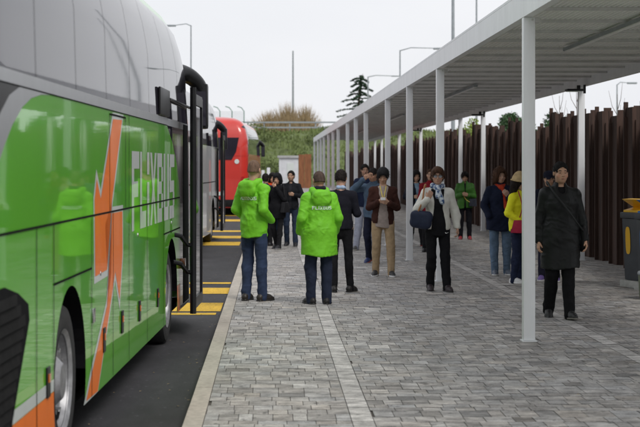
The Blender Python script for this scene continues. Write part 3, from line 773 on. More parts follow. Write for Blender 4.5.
# ------------------------------------------------------------------ people: implicit surfaces meshed with surface nets
class SDF:
    def __init__(s, lo, hi, h):
        s.lo = np.array(lo, float); s.h = h; s.n = np.ceil((np.array(hi)-s.lo)/h).astype(int)+1
        s.v = np.full(s.n, .3, np.float32)
        s.ax = [(s.lo[i]+h*np.arange(s.n[i])).astype(np.float32) for i in range(3)]
    def sub(s, lo, hi, m):
        a = np.maximum(np.floor((np.array(lo)-m-s.lo)/s.h).astype(int), 0); b_ = np.minimum(np.ceil((np.array(hi)+m-s.lo)/s.h).astype(int)+1, s.n)
        if (b_ <= a).any(): return None
        sl = tuple(slice(a[i], b_[i]) for i in range(3))
        X = s.ax[0][sl[0]][:, None, None]; Y = s.ax[1][sl[1]][None, :, None]; Z = s.ax[2][sl[2]][None, None, :]
        return sl, X, Y, Z
    def comb(s, sl, d, k, op):
        a = s.v[sl]
        if op == 'sub':
            d = -d; h = np.maximum(k-np.abs(a-d), 0)/max(k, 1e-6); s.v[sl] = np.maximum(a, d)+h*h*k*.25
        else:
            h = np.maximum(k-np.abs(a-d), 0)/max(k, 1e-6); s.v[sl] = np.minimum(a, d)-h*h*k*.25
    def cone(s, a, b_, ra, rb, k=.02, op='add', sq=None):         # sq: (axis vector, factor) flattens the section along that axis
        a = np.array(a, float); b_ = np.array(b_, float); r = max(ra, rb)
        q = s.sub(np.minimum(a, b_)-r, np.maximum(a, b_)+r, k+2.2*s.h)
        if q is None: return
        sl, X, Y, Z = q
        ba = b_-a; px, py, pz = X-a[0], Y-a[1], Z-a[2]
        t = np.clip((px*ba[0]+py*ba[1]+pz*ba[2])/max(ba.dot(ba), 1e-9), 0, 1)
        dx, dy, dz = px-t*ba[0], py-t*ba[1], pz-t*ba[2]
        rr = ra+(rb-ra)*t
        if sq is None: d = np.sqrt(dx*dx+dy*dy+dz*dz)-rr
        else:
            n = np.array(sq[0], float); n /= np.linalg.norm(n); dn = dx*n[0]+dy*n[1]+dz*n[2]; f = sq[1]
            q2 = dx*dx+dy*dy+dz*dz-dn*dn; L1 = np.sqrt(q2+(dn*f)**2)+1e-9; g = np.sqrt(q2+(dn*f*f)**2)+1e-9
            d = (L1-rr)*L1/g*np.clip(1, 0, 1)
        s.comb(sl, d.astype(np.float32), k, op)
    def ell(s, c, r, k=.02, op='add', M_=None):
        c = np.array(c, float); r = np.array(r, float); m = r.max()
        q = s.sub(c-m, c+m, k+2.2*s.h)
        if q is None: return
        sl, X, Y, Z = q; x, y, z = X-c[0], Y-c[1], Z-c[2]
        if M_ is not None:
            x, y, z = (M_[0][0]*x+M_[1][0]*y+M_[2][0]*z, M_[0][1]*x+M_[1][1]*y+M_[2][1]*z, M_[0][2]*x+M_[1][2]*y+M_[2][2]*z)
        k0 = np.sqrt((x/r[0])**2+(y/r[1])**2+(z/r[2])**2)+1e-9; k1 = np.sqrt((x/r[0]**2)**2+(y/r[1]**2)**2+(z/r[2]**2)**2)+1e-9
        s.comb(sl, (k0*(k0-1)/k1).astype(np.float32), k, op)
    def cut(s, fn):                                               # keep where fn < 0
        X = s.ax[0][:, None, None]; Y = s.ax[1][None, :, None]; Z = s.ax[2][None, None, :]
        s.v = np.maximum(s.v, (fn(X, Y, Z)+np.zeros_like(s.v)).astype(np.float32))
    def mesh(s):
        F_ = s.v; S = F_ < 0; nx, ny, nz = F_.shape
        cnt = np.zeros((nx-1, ny-1, nz-1), np.int8)
        for i in (0, 1):
            for j in (0, 1):
                for k in (0, 1): cnt += S[i:nx-1+i, j:ny-1+j, k:nz-1+k]
        I, J, K = np.nonzero((cnt > 0) & (cnt < 8)); P = np.zeros((len(I), 3)); Wt = np.zeros(len(I))
        cs = [(i, j, k) for i in (0, 1) for j in (0, 1) for k in (0, 1)]
        for a in cs:
            for ax in range(3):
                if a[ax]: continue
                b_ = list(a); b_[ax] = 1
                v0 = F_[I+a[0], J+a[1], K+a[2]]; v1 = F_[I+b_[0], J+b_[1], K+b_[2]]
                cr_ = (v0 < 0) != (v1 < 0); t = np.where(cr_, v0/np.where(cr_, v0-v1, 1), 0)
                p = np.array(a, float)[None, :].repeat(len(I), 0); p[:, ax] = t
                P += p*cr_[:, None]; Wt += cr_
        P = P/Wt[:, None]+np.stack([I, J, K], 1)
        V_ = s.lo+P*s.h
        vid = np.full(cnt.shape, -1, np.int32); vid[I, J, K] = np.arange(len(I))
        quads = []
        for ax in range(3):
            u, v = (ax+1) % 3, (ax+2) % 3
            sa = [slice(None)]*3; sb = [slice(None)]*3; sa[ax] = slice(0, -1); sb[ax] = slice(1, None)
            A, B_ = S[tuple(sa)], S[tuple(sb)]
            E = np.argwhere(A != B_); ok = (E[:, u] > 0) & (E[:, v] > 0)
            lim = np.array(cnt.shape); ok &= (E[:, u] < lim[u]) & (E[:, v] < lim[v]); E = E[ok]
            inside = A[E[:, 0], E[:, 1], E[:, 2]]
            def at(du, dv):
                q = E.copy(); q[:, u] += du; q[:, v] += dv; return vid[q[:, 0], q[:, 1], q[:, 2]]
            q = np.stack([at(-1, -1), at(0, -1), at(0, 0), at(-1, 0)], 1); q[~inside] = q[~inside][:, ::-1]; quads.append(q)
        return V_, np.concatenate(quads)
def vnormals(V_, Q):
    n = np.cross(V_[Q[:, 2]]-V_[Q[:, 0]], V_[Q[:, 3]]-V_[Q[:, 1]]); N = np.zeros_like(V_)
    for i in range(4): np.add.at(N, Q[:, i], n)
    return N/(np.linalg.norm(N, axis=1)[:, None]+1e-12)
def relax(V_, Q, it=1):
    for _ in range(it):
        A = np.zeros_like(V_); c = np.zeros(len(V_))
        for i in range(4):
            a, b_ = Q[:, i], Q[:, (i+1) % 4]
            np.add.at(A, a, V_[b_]); np.add.at(c, a, 1)
        V_ = .5*V_+.5*A/np.maximum(c, 1)[:, None]
    return V_
def folds(V_, N, amp, seed, sc=1.0, aniso=(1, 1, 1.6)):
    r_ = np.random.RandomState(seed); d = np.zeros(len(V_)); P = V_*np.array(aniso)
    for o_ in range(5):
        f = 13*sc*(1.45**o_)
        k = r_.normal(size=3)*[.8, .8, 1]; k /= np.linalg.norm(k); k2 = r_.normal(size=3); k3 = r_.normal(size=3); k3 /= np.linalg.norm(k3); k4 = r_.normal(size=3)
        ph = P@k*f+2.2*np.sin(P@k2*f*.35+r_.uniform(0, 6))+1.1*np.sin(P@k4*f*.8+r_.uniform(0, 6))+r_.uniform(0, 6)
        md = np.clip(np.sin(P@k3*10*sc+r_.uniform(0, 6)+1.5*np.sin(P@k2*8)), 0, 1)
        d += ((.5+.5*np.sin(ph))**2.2)*(.15+.95*md)*(.8**o_)/1.5
    return V_+N*(amp*(d-.15))[:, None]
HAIRT = [None]
def tufts(V_, Q, kind, Rh, c, seed):
    r_ = np.random.RandomState(seed); n = dict(buzz=500, short=900, mop=1000, bob=1100, long=1100, curly=1200)[kind]
    N = vnormals(V_, Q); idx = r_.randint(0, len(V_), n); p = V_[idx]; nn = N[idx]
    ln = dict(buzz=.006, short=.018, mop=.03, bob=.03, long=.035, curly=.035)[kind]*r_.uniform(.5, 1.3, n)[:, None]
    dn = -Rh[:, 2][None, :]+r_.normal(size=(n, 3))*(.35 if kind != 'curly' else .8)
    d = nn*(.55 if kind in ('short', 'buzz') else .22)+dn*.6; d /= np.linalg.norm(d, axis=1)[:, None]
    sd = np.cross(d, nn); sd /= np.linalg.norm(sd, axis=1)[:, None]+1e-9; w_ = .0035
    A = p-nn*.003-sd*w_; B_ = p-nn*.003+sd*w_; Cc = p+d*ln+sd*w_*.3; D_ = p+d*ln-sd*w_*.3
    base = len(V_); V2 = np.concatenate([V_, np.stack([A, B_, Cc, D_], 1).reshape(-1, 3)])
    Q2 = np.concatenate([Q, base+np.arange(4*n).reshape(n, 4)])
    return V2, Q2
def emit(name, f, m, parent, amp=0, seed=1, sc=1.0, aniso=(1, 1, 1.6), colf=None, rl=1):
    V_, Q = f.mesh()
    V_ = relax(V_, Q, rl)
    if amp: V_ = folds(V_, vnormals(V_, Q), amp, seed, sc, aniso)
    if name == 'hair' and HAIRT[0]: V_, Q = tufts(V_, Q, *HAIRT[0])
    return smooth_mesh(name, V_, Q, m, parent, colf(V_) if colf else None)
_mc = {}
def cm(col, kind='cloth'):
    key = (col, kind)
    if key not in _mc:
        nm = '%s %d' % (kind, len(_mc))
        if kind == 'cloth': _mc[key] = cloth(nm, col)
        elif kind == 'shell': _mc[key] = mat(nm, col, .6, nscale=6, namt=.10, bump=.45, bscale=16, spec=.3, bdist=.012, stretch=(1, 1, 1.4))
        elif kind == 'leather': _mc[key] = mat(nm, col, .5, nscale=14, namt=.2, bump=.3, bscale=30, bdist=.006, spec=.22)
        elif kind == 'denim': _mc[key] = mat(nm, col, .9, nscale=9, namt=.32, bump=.3, bscale=70, spec=.2, bdist=.004)
        elif kind == 'hair': _mc[key] = mat(nm, col, .75, nscale=40, namt=.5, bump=.7, bscale=70, stretch=(1, 1, .25), spec=.2, bdist=.006)
        elif kind == 'shoe': _mc[key] = mat(nm, col, .5, nscale=20, namt=.2, bump=.2, bscale=60)
        elif kind == 'plain': _mc[key] = mat(nm, col, .4, nscale=12, namt=.1)
    return _mc[key]
M['skin'] = mat('skin', (.5, .3, .2), .5, nscale=60, namt=.07, attr='col', bump=.1, bscale=180, spec=.4)
def rotm(yaw, pitch, roll=0): return np.array(Matrix.Rotation(yaw, 3, 'Z') @ Matrix.Rotation(roll, 3, 'Y') @ Matrix.Rotation(pitch, 3, 'X'))
STAND = dict(hipR=(-.095, 0, .92), hipL=(.095, 0, .92), kneeR=(-.105, -.02, .49), kneeL=(.105, -.02, .49), ankR=(-.115, .02, .085), ankL=(.115, .02, .085),
             shR=(-.165, .015, 1.395), shL=(.165, .015, 1.395), elR=(-.225, .03, 1.13), elL=(.225, .03, 1.13), wrR=(-.235, -.05, .88), wrL=(.235, -.05, .88),
             pel=(0, 0, .95), wai=(0, .005, 1.10), che=(0, 0, 1.28), nek=(0, .02, 1.47), head=(0, -.01, 1.635))
def person(label, px, py, Ht, face, pose=None, group='pedestrians on the walkway', feetyaw=(-8, 8), footpitch=(0, 0), hy=0, hp=0, hr=0,
           skin=(.50, .30, .20), hair=('short', (.012, .009, .008)), top=None, inner=None, pants=None, shoes=None, near=True, bulk=1.0, hands=(True, True), curl=.6,
           extra=None, off=(0, 0), palm=(None, None), sex='m', beard=0, glasses=False, hdirs=(None, None)):
    J = {k: np.array(v, float) for k, v in STAND.items()}
    if pose:
        for k, v in pose.items(): J[k] = np.array(v, float)
    x, y = spot(px, py); s = Ht/1.75
    t = empty('person', (x+off[0], y+off[1], 0), R(face), label=label, cat='person', group=group); t.scale = (s, s, s)
    seed = int(px*7+py)
    allp = np.array(list(J.values())); lo = allp.min(0)-[.2, .28, 0]; hi = allp.max(0)+[.2, .25, .17]; lo[2] = -.02
    hb = .0068 if near else .0095; hc = .0082 if near else .0125
    Rh = rotm(R(hy), R(hp), R(hr)); hc0 = J['head']; H = lambda p: hc0+Rh@(np.array(p, float))
    w_ = 1.0*bulk
    # ---- body
    f = SDF(lo, hi, hb)
    f.cone(J['pel'], J['wai'], .095*w_, .088*w_, .05, sq=((0, 1, 0), 1.15)); f.cone(J['wai'], J['che'], .095*w_, .115*w_, .05, sq=((0, 1, 0), 1.2))
    f.cone(J['nek']*.8+J['che']*.2, J['shR'], .05, .045, .04); f.cone(J['nek']*.8+J['che']*.2, J['shL'], .05, .045, .04)
    f.cone(J['che'], J['nek']-[0, 0, .04], .10, .055, .05, sq=((0, 1, 0), 1.25)); f.cone(J['nek'], H((0, .015, -.06)), .056 if sex == 'm' else .048, .052 if sex == 'm' else .045, .025)
    for sd in 'RL':
        f.cone(J['pel'], J['hip'+sd], .09, .08, .04); f.cone(J['hip'+sd], J['knee'+sd], .062, .042, .03); f.cone(J['knee'+sd], J['ank'+sd], .042, .028, .02)
        f.cone(J['sh'+sd], J['el'+sd], .040, .030, .03); f.cone(J['el'+sd], J['wr'+sd], .030, .025, .02)
        ii = 'RL'.index(sd); yy_, pp_ = R(feetyaw[ii]), R(footpitch[ii]); f.cone(J['ank'+sd], J['ank'+sd]+np.array([math.sin(yy_)*math.cos(pp_), -math.cos(yy_)*math.cos(pp_), -math.sin(pp_)])*.05-[0, 0, .02], .024, .022, .02)
    # head
    f.ell(H((0, .012, .018)), (.073, .092, .098), .02, M_=Rh); f.ell(H((0, -.028, -.05)), (.061, .064, .062), .035, M_=Rh); f.ell(H((0, -.055, -.088)), (.026, .026, .02), .03, M_=Rh)
    f.ell(H((0, -.07, .03)), (.052, .02, .02), .02, M_=Rh)
    f.cone(H((0, -.088, .008)), H((0, -.108, -.028)), .007, .013, .014); f.ell(H((0, -.094, -.034)), (.02, .013, .009), .01, M_=Rh)
    for q in (-1, 1):
        f.ell(H((q*.077, .012, -.005)), (.010, .020, .032), .008, M_=Rh)
        f.ell(H((q*.031, -.094, .004)), (.016, .012, .011), .012, 'sub', M_=Rh); f.ell(H((q*.031, -.078, .003)), (.013, .012, .0105), .004, M_=Rh)
        f.ell(H((q*.045, -.06, -.03)), (.022, .02, .02), .02, M_=Rh)
    f.ell(H((0, -.088, -.058)), (.024, .012, .0075), .006, M_=Rh); f.ell(H((0, -.086, -.069)), (.020, .012, .008), .004, M_=Rh)
    f.ell(H((0, -.101, -.0635)), (.022, .008, .0022), .004, 'sub', M_=Rh)
    # hands
    for i, sd in enumerate('RL'):
        if not hands[i]: continue
        wv, el = J['wr'+sd], J['el'+sd]; d = np.array(hdirs[i], float) if hdirs[i] is not None else wv-el; d /= np.linalg.norm(d); sgn = -1 if sd == 'R' else 1
        n = np.array(palm[i] if palm[i] is not None else (-sgn, 0, 0), float); n -= d*n.dot(d); n /= np.linalg.norm(n)   # palm faces n
        wd = np.cross(d, n)                                   # across the palm
        if wd[1] > 0 and palm[i] is None: wd = -wd             # thumb side first, forward for hanging hands
        if palm[i] is not None and wd[2] < 0 : wd = -wd
        kn = [wv+d*.085+wd*q for q in (.030, .010, -.010, -.029)]
        for q, kk in zip((.018, .006, -.007, -.018), kn): f.cone(wv+wd*q, kk, .015, .0125, .012)
        for kk, ll in zip(kn, (.070, .078, .072, .056)):
            a1 = curl*.7; a2 = curl*1.6; a3 = curl*2.4
            p1 = kk+(d*math.cos(a1)+n*math.sin(a1))*ll*.45; p2 = p1+(d*math.cos(a2)+n*math.sin(a2))*ll*.32; p3 = p2+(d*math.cos(a3)+n*math.sin(a3))*ll*.25
            f.cone(kk, p1, .0098, .0088, .003); f.cone(p1, p2, .0088, .008, .003); f.cone(p2, p3, .008, .007, .003)
        tb = wv+d*.025+wd*.022; tm = tb+(wd*.55+d*.7+n*.4)*.042; te = tm+(d*.85+n*.5+wd*.1)*.034
        f.cone(tb, tm, .015, .011, .01); f.cone(tm, te, .0105, .0085, .003)
    sk = np.array(skin); hcn = np.array(hair[1])
    def colf(V_):
        P = (V_-hc0)@Rh; c = np.tile(sk, (len(V_), 1)); c *= (1+.05*np.sin(V_[:, :1]*40)*np.sin(V_[:, 2:]*35))
        fr = P[:, 1] < -.05
        def mk(cx, cz, rx, rz): return np.clip(1.6-1.6*((np.abs(P[:, 0])-cx)**2/rx**2+(P[:, 2]-cz)**2/rz**2), 0, 1)*fr
        def bl(m_, col): c[:] = c*(1-m_[:, None])+np.array(col)*m_[:, None]
        bl(.35*mk(.045, -.03, .024, .022), sk*np.array([1.15, .75, .7]))
        bl(.9*mk(.031, .027, .022, .0065), hcn*1.0+.01)
        bl(.75*mk(.031, .003, .016, .0065), (.06, .045, .04)); bl(.9*mk(.031, .003, .007, .006), (.012, .01, .01))
        bl(.8*mk(0, -.0635, .024, .0095), sk*np.array([.85, .48, .45])); bl(.8*mk(0, -.0635, .022, .0028), sk*.2)
        bl(.5*mk(.008, -.037, .004, .003), sk*.3)
        if beard: bl(beard*(np.clip((-.045-P[:, 2])/.03, 0, 1)*(P[:, 1] < .03)*(P[:, 2] > -.13)), hcn*1.3+.03)
        return np.concatenate([c, np.ones((len(c), 1))], 1)
    emit('body', f, M['skin'], t, colf=colf, rl=1)
    # ---- hair
    kind, hcol = hair[0], hair[1]
    if kind != 'bald':
        lo2 = hc0-[.19, .19, .30]; hi2 = hc0+[.19, .2, .19]
        g = SDF(lo2, hi2, .006 if near else .008)
        th = dict(buzz=.004, short=.011, mop=.028, bob=.03, long=.028, curly=.036)[kind]
        g.ell(H((0, .017, .024)), (.073+th, .092+th, .096+th), .01, M_=Rh)
        if kind in ('short', 'buzz'): g.ell(H((0, .05, -.02)), (.066+th*.6, .062+th, .07), .02, M_=Rh)
        if kind == 'mop': g.ell(H((0, .03, -.01)), (.08+th*.5, .075+th, .07), .02, M_=Rh); g.ell(H((0, -.05, .075)), (.07, .055, .045), .03, M_=Rh)
        if kind in ('bob', 'curly'):
            for q in (-1, 1): g.ell(H((q*.078, .02, -.05)), (.036, .06, .09), .03, M_=Rh)
            g.ell(H((0, .07, -.05)), (.085, .05, .10), .04, M_=Rh); g.ell(H((0, -.06, .085)), (.06, .04, .03), .03, M_=Rh)
        if kind == 'long':
            for q in (-1, 1): g.ell(H((q*.078, .03, -.09)), (.032, .055, .14), .03, M_=Rh)
            g.ell(H((0, .08, -.1)), (.09, .05, .16), .04, M_=Rh)
        # keep the face and, for cropped hair, the ears and neck free
        fy = {'buzz': .045, 'short': .055, 'mop': .06, 'bob': .052, 'long': .05, 'curly': .05}[kind]
        g.ell(H((0, -.105, -.025)), (fy+.008, .088, {'buzz': .105, 'short': .102, 'mop': .085}.get(kind, .09)), .012, 'sub', M_=Rh)
        if kind in ('buzz', 'short', 'mop'):
            for q in (-1, 1): g.ell(H((q*.088, -.05 if kind != 'mop' else -.03, -.035 if kind != 'mop' else -.045)), (.036, .060, .080 if kind != 'mop' else .06), .008, 'sub', M_=Rh)
        if kind in ('short', 'buzz', 'bob', 'long', 'curly'): g.ell(H((0, -.112, .028)), (.074, .050, .050 if kind in ('short', 'buzz') else .035), .012, 'sub', M_=Rh)
        n_, P0 = (Rh[:, 2], hc0)
        zc = {'buzz': -.03, 'short': -.055, 'mop': -.06, 'bob': -.13, 'long': -.23, 'curly': -.125}[kind]
        g.cut(lambda X, Y, Z: zc-((X-hc0[0])*Rh[0][2]+(Y-hc0[1])*Rh[1][2]+(Z-hc0[2])*Rh[2][2]))
        HAIRT[0] = (kind, Rh.copy(), hc0.copy(), seed)
        emit('hair', g, cm(hcol, 'hair'), t, amp={'buzz': .0008, 'short': .003, 'mop': .006, 'bob': .006, 'long': .006, 'curly': .010}[kind], seed=seed+5, sc=2.4, aniso=(1, 1, .5))
    # ---- trousers
    pc, pk = pants[0], pants[1] if len(pants) > 1 else 'cloth'; fit = pants[2] if len(pants) > 2 else 1.0
    f = SDF(lo, [hi[0], hi[1], 1.25], hc)
    f.cone(J['pel']+[0, 0, .03], J['pel']-[0, 0, .03], .15*w_**.5, .15, .03, sq=((0, 1, 0), 1.28))
    for sd in 'RL':
        h_, k_, a_ = J['hip'+sd], J['knee'+sd], J['ank'+sd]
        f.cone(h_, k_, .088*w_**.5*(.5+.5*fit), .068*fit, .03); f.cone(k_, a_+(k_-a_)*.06, .068*fit, .056*fit, .015)
        f.ell(k_+(a_-k_)*.3+[0, .02, 0], (.058*fit, .062*fit, .12), .03)
        dd = (k_-a_)/np.linalg.norm(k_-a_); e_ = a_+dd*.0
        f.cone(e_-dd*.045, e_+dd*.05, .056*fit, .056*fit, .01)
    zt_ = max(top.get('hem', .84), (inner[3] if len(inner) > 3 else .86) if inner else 0)+.045
    f.cut(lambda X, Y, Z: Z-zt_)
    emit('trousers', f, cm(pc, pk), t, amp=.011, seed=seed+1, sc=1.3, aniso=(1, 1, 1.1))
    # ---- shoes
    sc_, solec = shoes[0], shoes[1]
    for i, sd in enumerate('RL'):
        a_ = J['ank'+sd]; ya = R(feetyaw[i]); pi_ = R(footpitch[i])
        fd = np.array([math.sin(ya)*math.cos(pi_), -math.cos(ya)*math.cos(pi_), -math.sin(pi_)]); up = np.array([math.sin(ya)*math.sin(pi_), -math.cos(ya)*math.sin(pi_), math.cos(pi_)])
        g = SDF(a_-[.2, .24, .2], a_+[.2, .24, .1], .0065 if near else .009)
        base = a_-up*.085
        heel, ball, toe = base-fd*.045, base+fd*.10, base+fd*.155; rt = np.cross(fd, up)
        g.cone(heel+up*.04, ball+up*.035, .040, .043, .02); g.cone(ball+up*.032, toe+up*.028, .043, .032, .02, sq=(up, 1.25)); g.cone(heel+up*.05, a_+up*.0, .038, .046, .02); g.cone(a_+up*.0, ball+up*.04, .036, .03, .03)
        g.cut(lambda X, Y, Z: .008-((X-base[0])*up[0]+(Y-base[1])*up[1]+(Z-base[2])*up[2]))
        so_ = emit('shoe', g, cm(sc_, 'shoe'), t)
        g = SDF(a_-[.2, .24, .2], a_+[.2, .24, .1], .0065 if near else .009)
        g.cone(heel+up*.018, ball+up*.018, .046, .050, .02); g.cone(ball+up*.018, toe+up*.018, .050, .037, .02)
        hh = .028 if solec[0] > .2 else .02
        g.cut(lambda X, Y, Z: np.maximum(.001-((X-base[0])*up[0]+(Y-base[1])*up[1]+(Z-base[2])*up[2]), ((X-base[0])*up[0]+(Y-base[1])*up[1]+(Z-base[2])*up[2])-hh))
        emit('sole', g, cm(solec, 'plain'), so_, rl=0)
    # ---- upper garments
    def upper(name, col, kind, g_, hem, sleeves=True, openw=0, collar=.02, flare=0, amp=.013, hood=False, vneck=False, opentop=1.5):
        f = SDF([lo[0]-.06, lo[1]-.03, hem-.05], [hi[0]+.06, hi[1]+.08, J['nek'][2]+.16], hc)
        coll = collar; pz = J['pel'].copy(); hemp = np.array([pz[0], pz[1], hem+.0]); 
        f.cone(hemp, J['pel']+[0, 0, .03], (.150+g_*.9+flare)*w_, (.148+g_*.9+flare*.3)*w_, .03, sq=((0, 1, 0), 1.22)); f.cone(J['pel']+[0, 0, .03], J['wai'], (.148+g_*.9+flare*.3)*w_, (.122+g_)*w_, .05, sq=((0, 1, 0), 1.22))
        f.cone(J['wai'], J['che'], (.125+g_)*w_, (.142+g_)*w_, .05, sq=((0, 1, 0), 1.28))
        f.cone(J['che'], J['che']*.45+J['nek']*.55, (.142+g_)*w_, (.085+g_*.6), .05, sq=((0, 1, 0), 1.35))
        for sd in 'RL':
            f.cone(J['che']*.15+J['nek']*.85-[0, 0, .01], J['sh'+sd], .045+g_*.6, .050+g_*.55, .045)
            if sleeves:
                e_, w2 = J['el'+sd], J['wr'+sd]; dd = (w2-e_)/np.linalg.norm(w2-e_)
                f.cone(J['sh'+sd], e_, .050+g_*.6, .040+g_*.7, .025); f.cone(e_, w2-dd*.015, .041+g_*.7, .031+g_*.6, .015)
        if collar: f.cone(J['nek']-[0, .0, .02], J['nek']+(H((0, .015, -.1))-J['nek'])*.32, .060+g_*.45, .056+g_*.45, .03)
        if hood:
            b0 = J['nek']+[0, .10, -.0]
            f.cone(J['nek']+[-.10, .01, .025], b0+[-.06, .03, -.02], .036, .045, .03); f.cone(J['nek']+[.10, .01, .025], b0+[.06, .03, -.02], .036, .045, .03)
            f.cone(b0+[-.06, .03, -.02], b0+[.06, .03, -.02], .05, .05, .03); f.ell(b0+[0, .03, -.085], (.135, .062, .105), .03); f.cone(b0+[-.085, .045, -.03], b0+[.085, .045, -.03], .03, .03, .02); f.ell(b0+[0, -.012, .045], (.07, .03, .05), .02, 'sub')
            f.cone(J['nek']+[-.09, -.03, .03], J['nek']+[-.02, -.085, -.0], .03, .026, .03); f.cone(J['nek']+[.09, -.03, .03], J['nek']+[.02, -.085, .0], .03, .026, .03)
            f.ell(J['nek']+[0, .055, .06], (.062, .035, .05), .02, 'sub')
        if hem < .78:
            for sd in 'RL':
                h_, k_ = J['hip'+sd], J['knee'+sd]; fr_ = min(1.0, max(.15, (h_[2]-hem+.06)/(h_[2]-k_[2]))); f.cone(h_+[0, 0, .03], h_+(k_-h_)*fr_, .10+g_, .088+g_, .05)
        f.cut(lambda X, Y, Z: (hem+.012*np.sin(X*14+seed))-Z)
        if openw:
            ctr = J['che'][0]
            f.cut(lambda X, Y, Z: np.minimum(np.minimum(openw*(1+.25*np.sin(Z*9))-np.abs(X-ctr), -.01-(Y-J['che'][1])), opentop-Z))
        if vneck: f.ell(J['nek']+[0, -.09, .0], (.05, .07, .10), .01, 'sub')
        # hollow the neck opening
        f.cone(J['nek']+[0, 0, .02], H((0, .015, -.02)), .050, .062, .005, 'sub')
        return emit(name, f, cm(col, kind), t, amp=amp, seed=seed+2, sc=1.3, aniso=(1, 1, 1.1))
    if inner: upper(inner[0], inner[1], 'cloth', inner[2] if len(inner) > 2 else .008, inner[3] if len(inner) > 3 else .86, sleeves=False, amp=.003, collar=0)
    tk = dict(top); nm = tk.pop('name', 'jacket'); col = tk.pop('col'); kd = tk.pop('kind', 'cloth'); gg = tk.pop('g', .022); hm = tk.pop('hem', .84)
    tob = upper(nm, col, kd, gg, hm, **tk)
    if glasses:
        b = MB()
        for q in (-1, 1): b.add([tuple(H((q*.034+.026*math.cos(a/14*6.283), -.106+.006*abs(math.cos(a/14*6.283)), .002+.02*math.sin(a/14*6.283)))) for a in range(14)], [tuple(range(14))])
        gl_ = b.build('glasses', cm((.25, .25, .27), 'plain'), t)
        b = MB(); b.tube([H((-.085, .0, .008)), H((-.064, -.10, .012)), H((0, -.114, .012)), H((.064, -.10, .012)), H((.085, .0, .008))], .0035, 6); b.build('frame', M['black'], gl_)
    if extra: extra(t, J, H, Rh, tob, hc)
    return t, J, H, Rh, tob
def item(name, t, label, cat, mesh_fn, group=None):        # something carried: a thing of its own, standing at its carrier
    e = empty(name, tuple(t.location), t.rotation_euler.z, label=label, cat=cat, group=group); e.scale = t.scale
    mesh_fn(e); return e
def sdf_blob(name, prims, m, parent, h=.008, amp=0, seed=3, cutf=None, lo=None, hi=None):
    pts = []
    for p in prims:
        if p[0] == 'c': pts += [np.array(p[1])-max(p[3], p[4]), np.array(p[1])+max(p[3], p[4]), np.array(p[2])-max(p[3], p[4]), np.array(p[2])+max(p[3], p[4])]
        else: pts += [np.array(p[1])-max(p[2]), np.array(p[1])+max(p[2])]
    pts = np.array(pts); f = SDF(pts.min(0)-.03, pts.max(0)+.03, h)
    for p in prims:
        if p[0] == 'c': f.cone(p[1], p[2], p[3], p[4], p[5] if len(p) > 5 else .02, sq=p[6] if len(p) > 6 else None)
        elif p[0] == 'e': f.ell(p[1], p[2], p[3] if len(p) > 3 else .02)
        else: f.ell(p[1], p[2], .005, 'sub')
    if cutf: f.cut(cutf)
    return emit(name, f, m, parent, amp=amp, seed=seed, sc=1.5)
def box_bag(name, c, sx, sy, sz, m, parent, rnd=.02):
    b = MB(); b.box(c[0]-sx/2, c[0]+sx/2, c[1]-sy/2, c[1]+sy/2, c[2]-sz/2, c[2]+sz/2, top=(c[0]-sx*.46, c[0]+sx*.46, c[1]-sy*.3, c[1]+sy*.3))
    return b.build(name, m, parent, bevel=rnd)
def strap(name, pts, m, parent, w=.022):
    b = MB(); P = [Vector(p) for p in pts]; n = 10; Q = []
    for i in range(len(P)-1):
        for k in range(n):
            t_ = k/n; a = P[max(i-1, 0)]; b_, c_ = P[i], P[i+1]; d_ = P[min(i+2, len(P)-1)]
            Q.append(.5*((2*b_)+(-a+c_)*t_+(2*a-5*b_+4*c_-d_)*t_*t_+(-a+3*b_-3*c_+d_)*t_**3))
    Q.append(P[-1]); b.tube(Q, w, 8, squash=None); return b.build(name, m, parent)
def on_surface(tob, polys, org, ux, uz, dirn, m, name, off=.004):       # lettering laid on a garment
    me = tob.data; n = len(me.vertices); co_ = np.empty(n*3, np.float32); me.vertices.foreach_get('co', co_); co_ = co_.reshape(-1, 3)
    bv = BVHTree.FromPolygons([tuple(v) for v in co_.tolist()], [tuple(p.vertices) for p in me.polygons]); b = MB(); D = Vector(dirn)
    for poly in polys:
        (x0, z0), (x1, z1) = poly[0], poly[2]; quad = poly if len(poly) == 4 else None
        nu = max(1, int(abs(x1-x0)/.008)); nv = max(1, int(abs(z1-z0)/.008)); vs = []
        for j in range(nv+1):
            for i in range(nu+1):
                u, v = i/nu, j/nv; A, B_, C_, D_ = [Vector(p) for p in quad]
                q = A.lerp(B_, u).lerp(D_.lerp(C_, u), v); P = Vector(org)+Vector(ux)*q.x+Vector(uz)*q.y
                h = bv.ray_cast(P-D*.6, D, 1.2); vs.append((h[0]-D*off) if h[0] else P)
        b.add(vs, [(j*(nu+1)+i, j*(nu+1)+i+1, (j+1)*(nu+1)+i+1, (j+1)*(nu+1)+i) for j in range(nv) for i in range(nu)], True)
    return b.build(name, m, tob)

LIME = (.16, .50, .022); BLACK = (.012, .012, .014); NAVY = (.016, .02, .04); HB = (.012, .009, .008); HBR = (.06, .028, .015)
def w2l(face, v):                                    # world direction to the person's own frame
    a = R(-face); return (v[0]*math.cos(a)-v[1]*math.sin(a), v[0]*math.sin(a)+v[1]*math.cos(a), v[2])
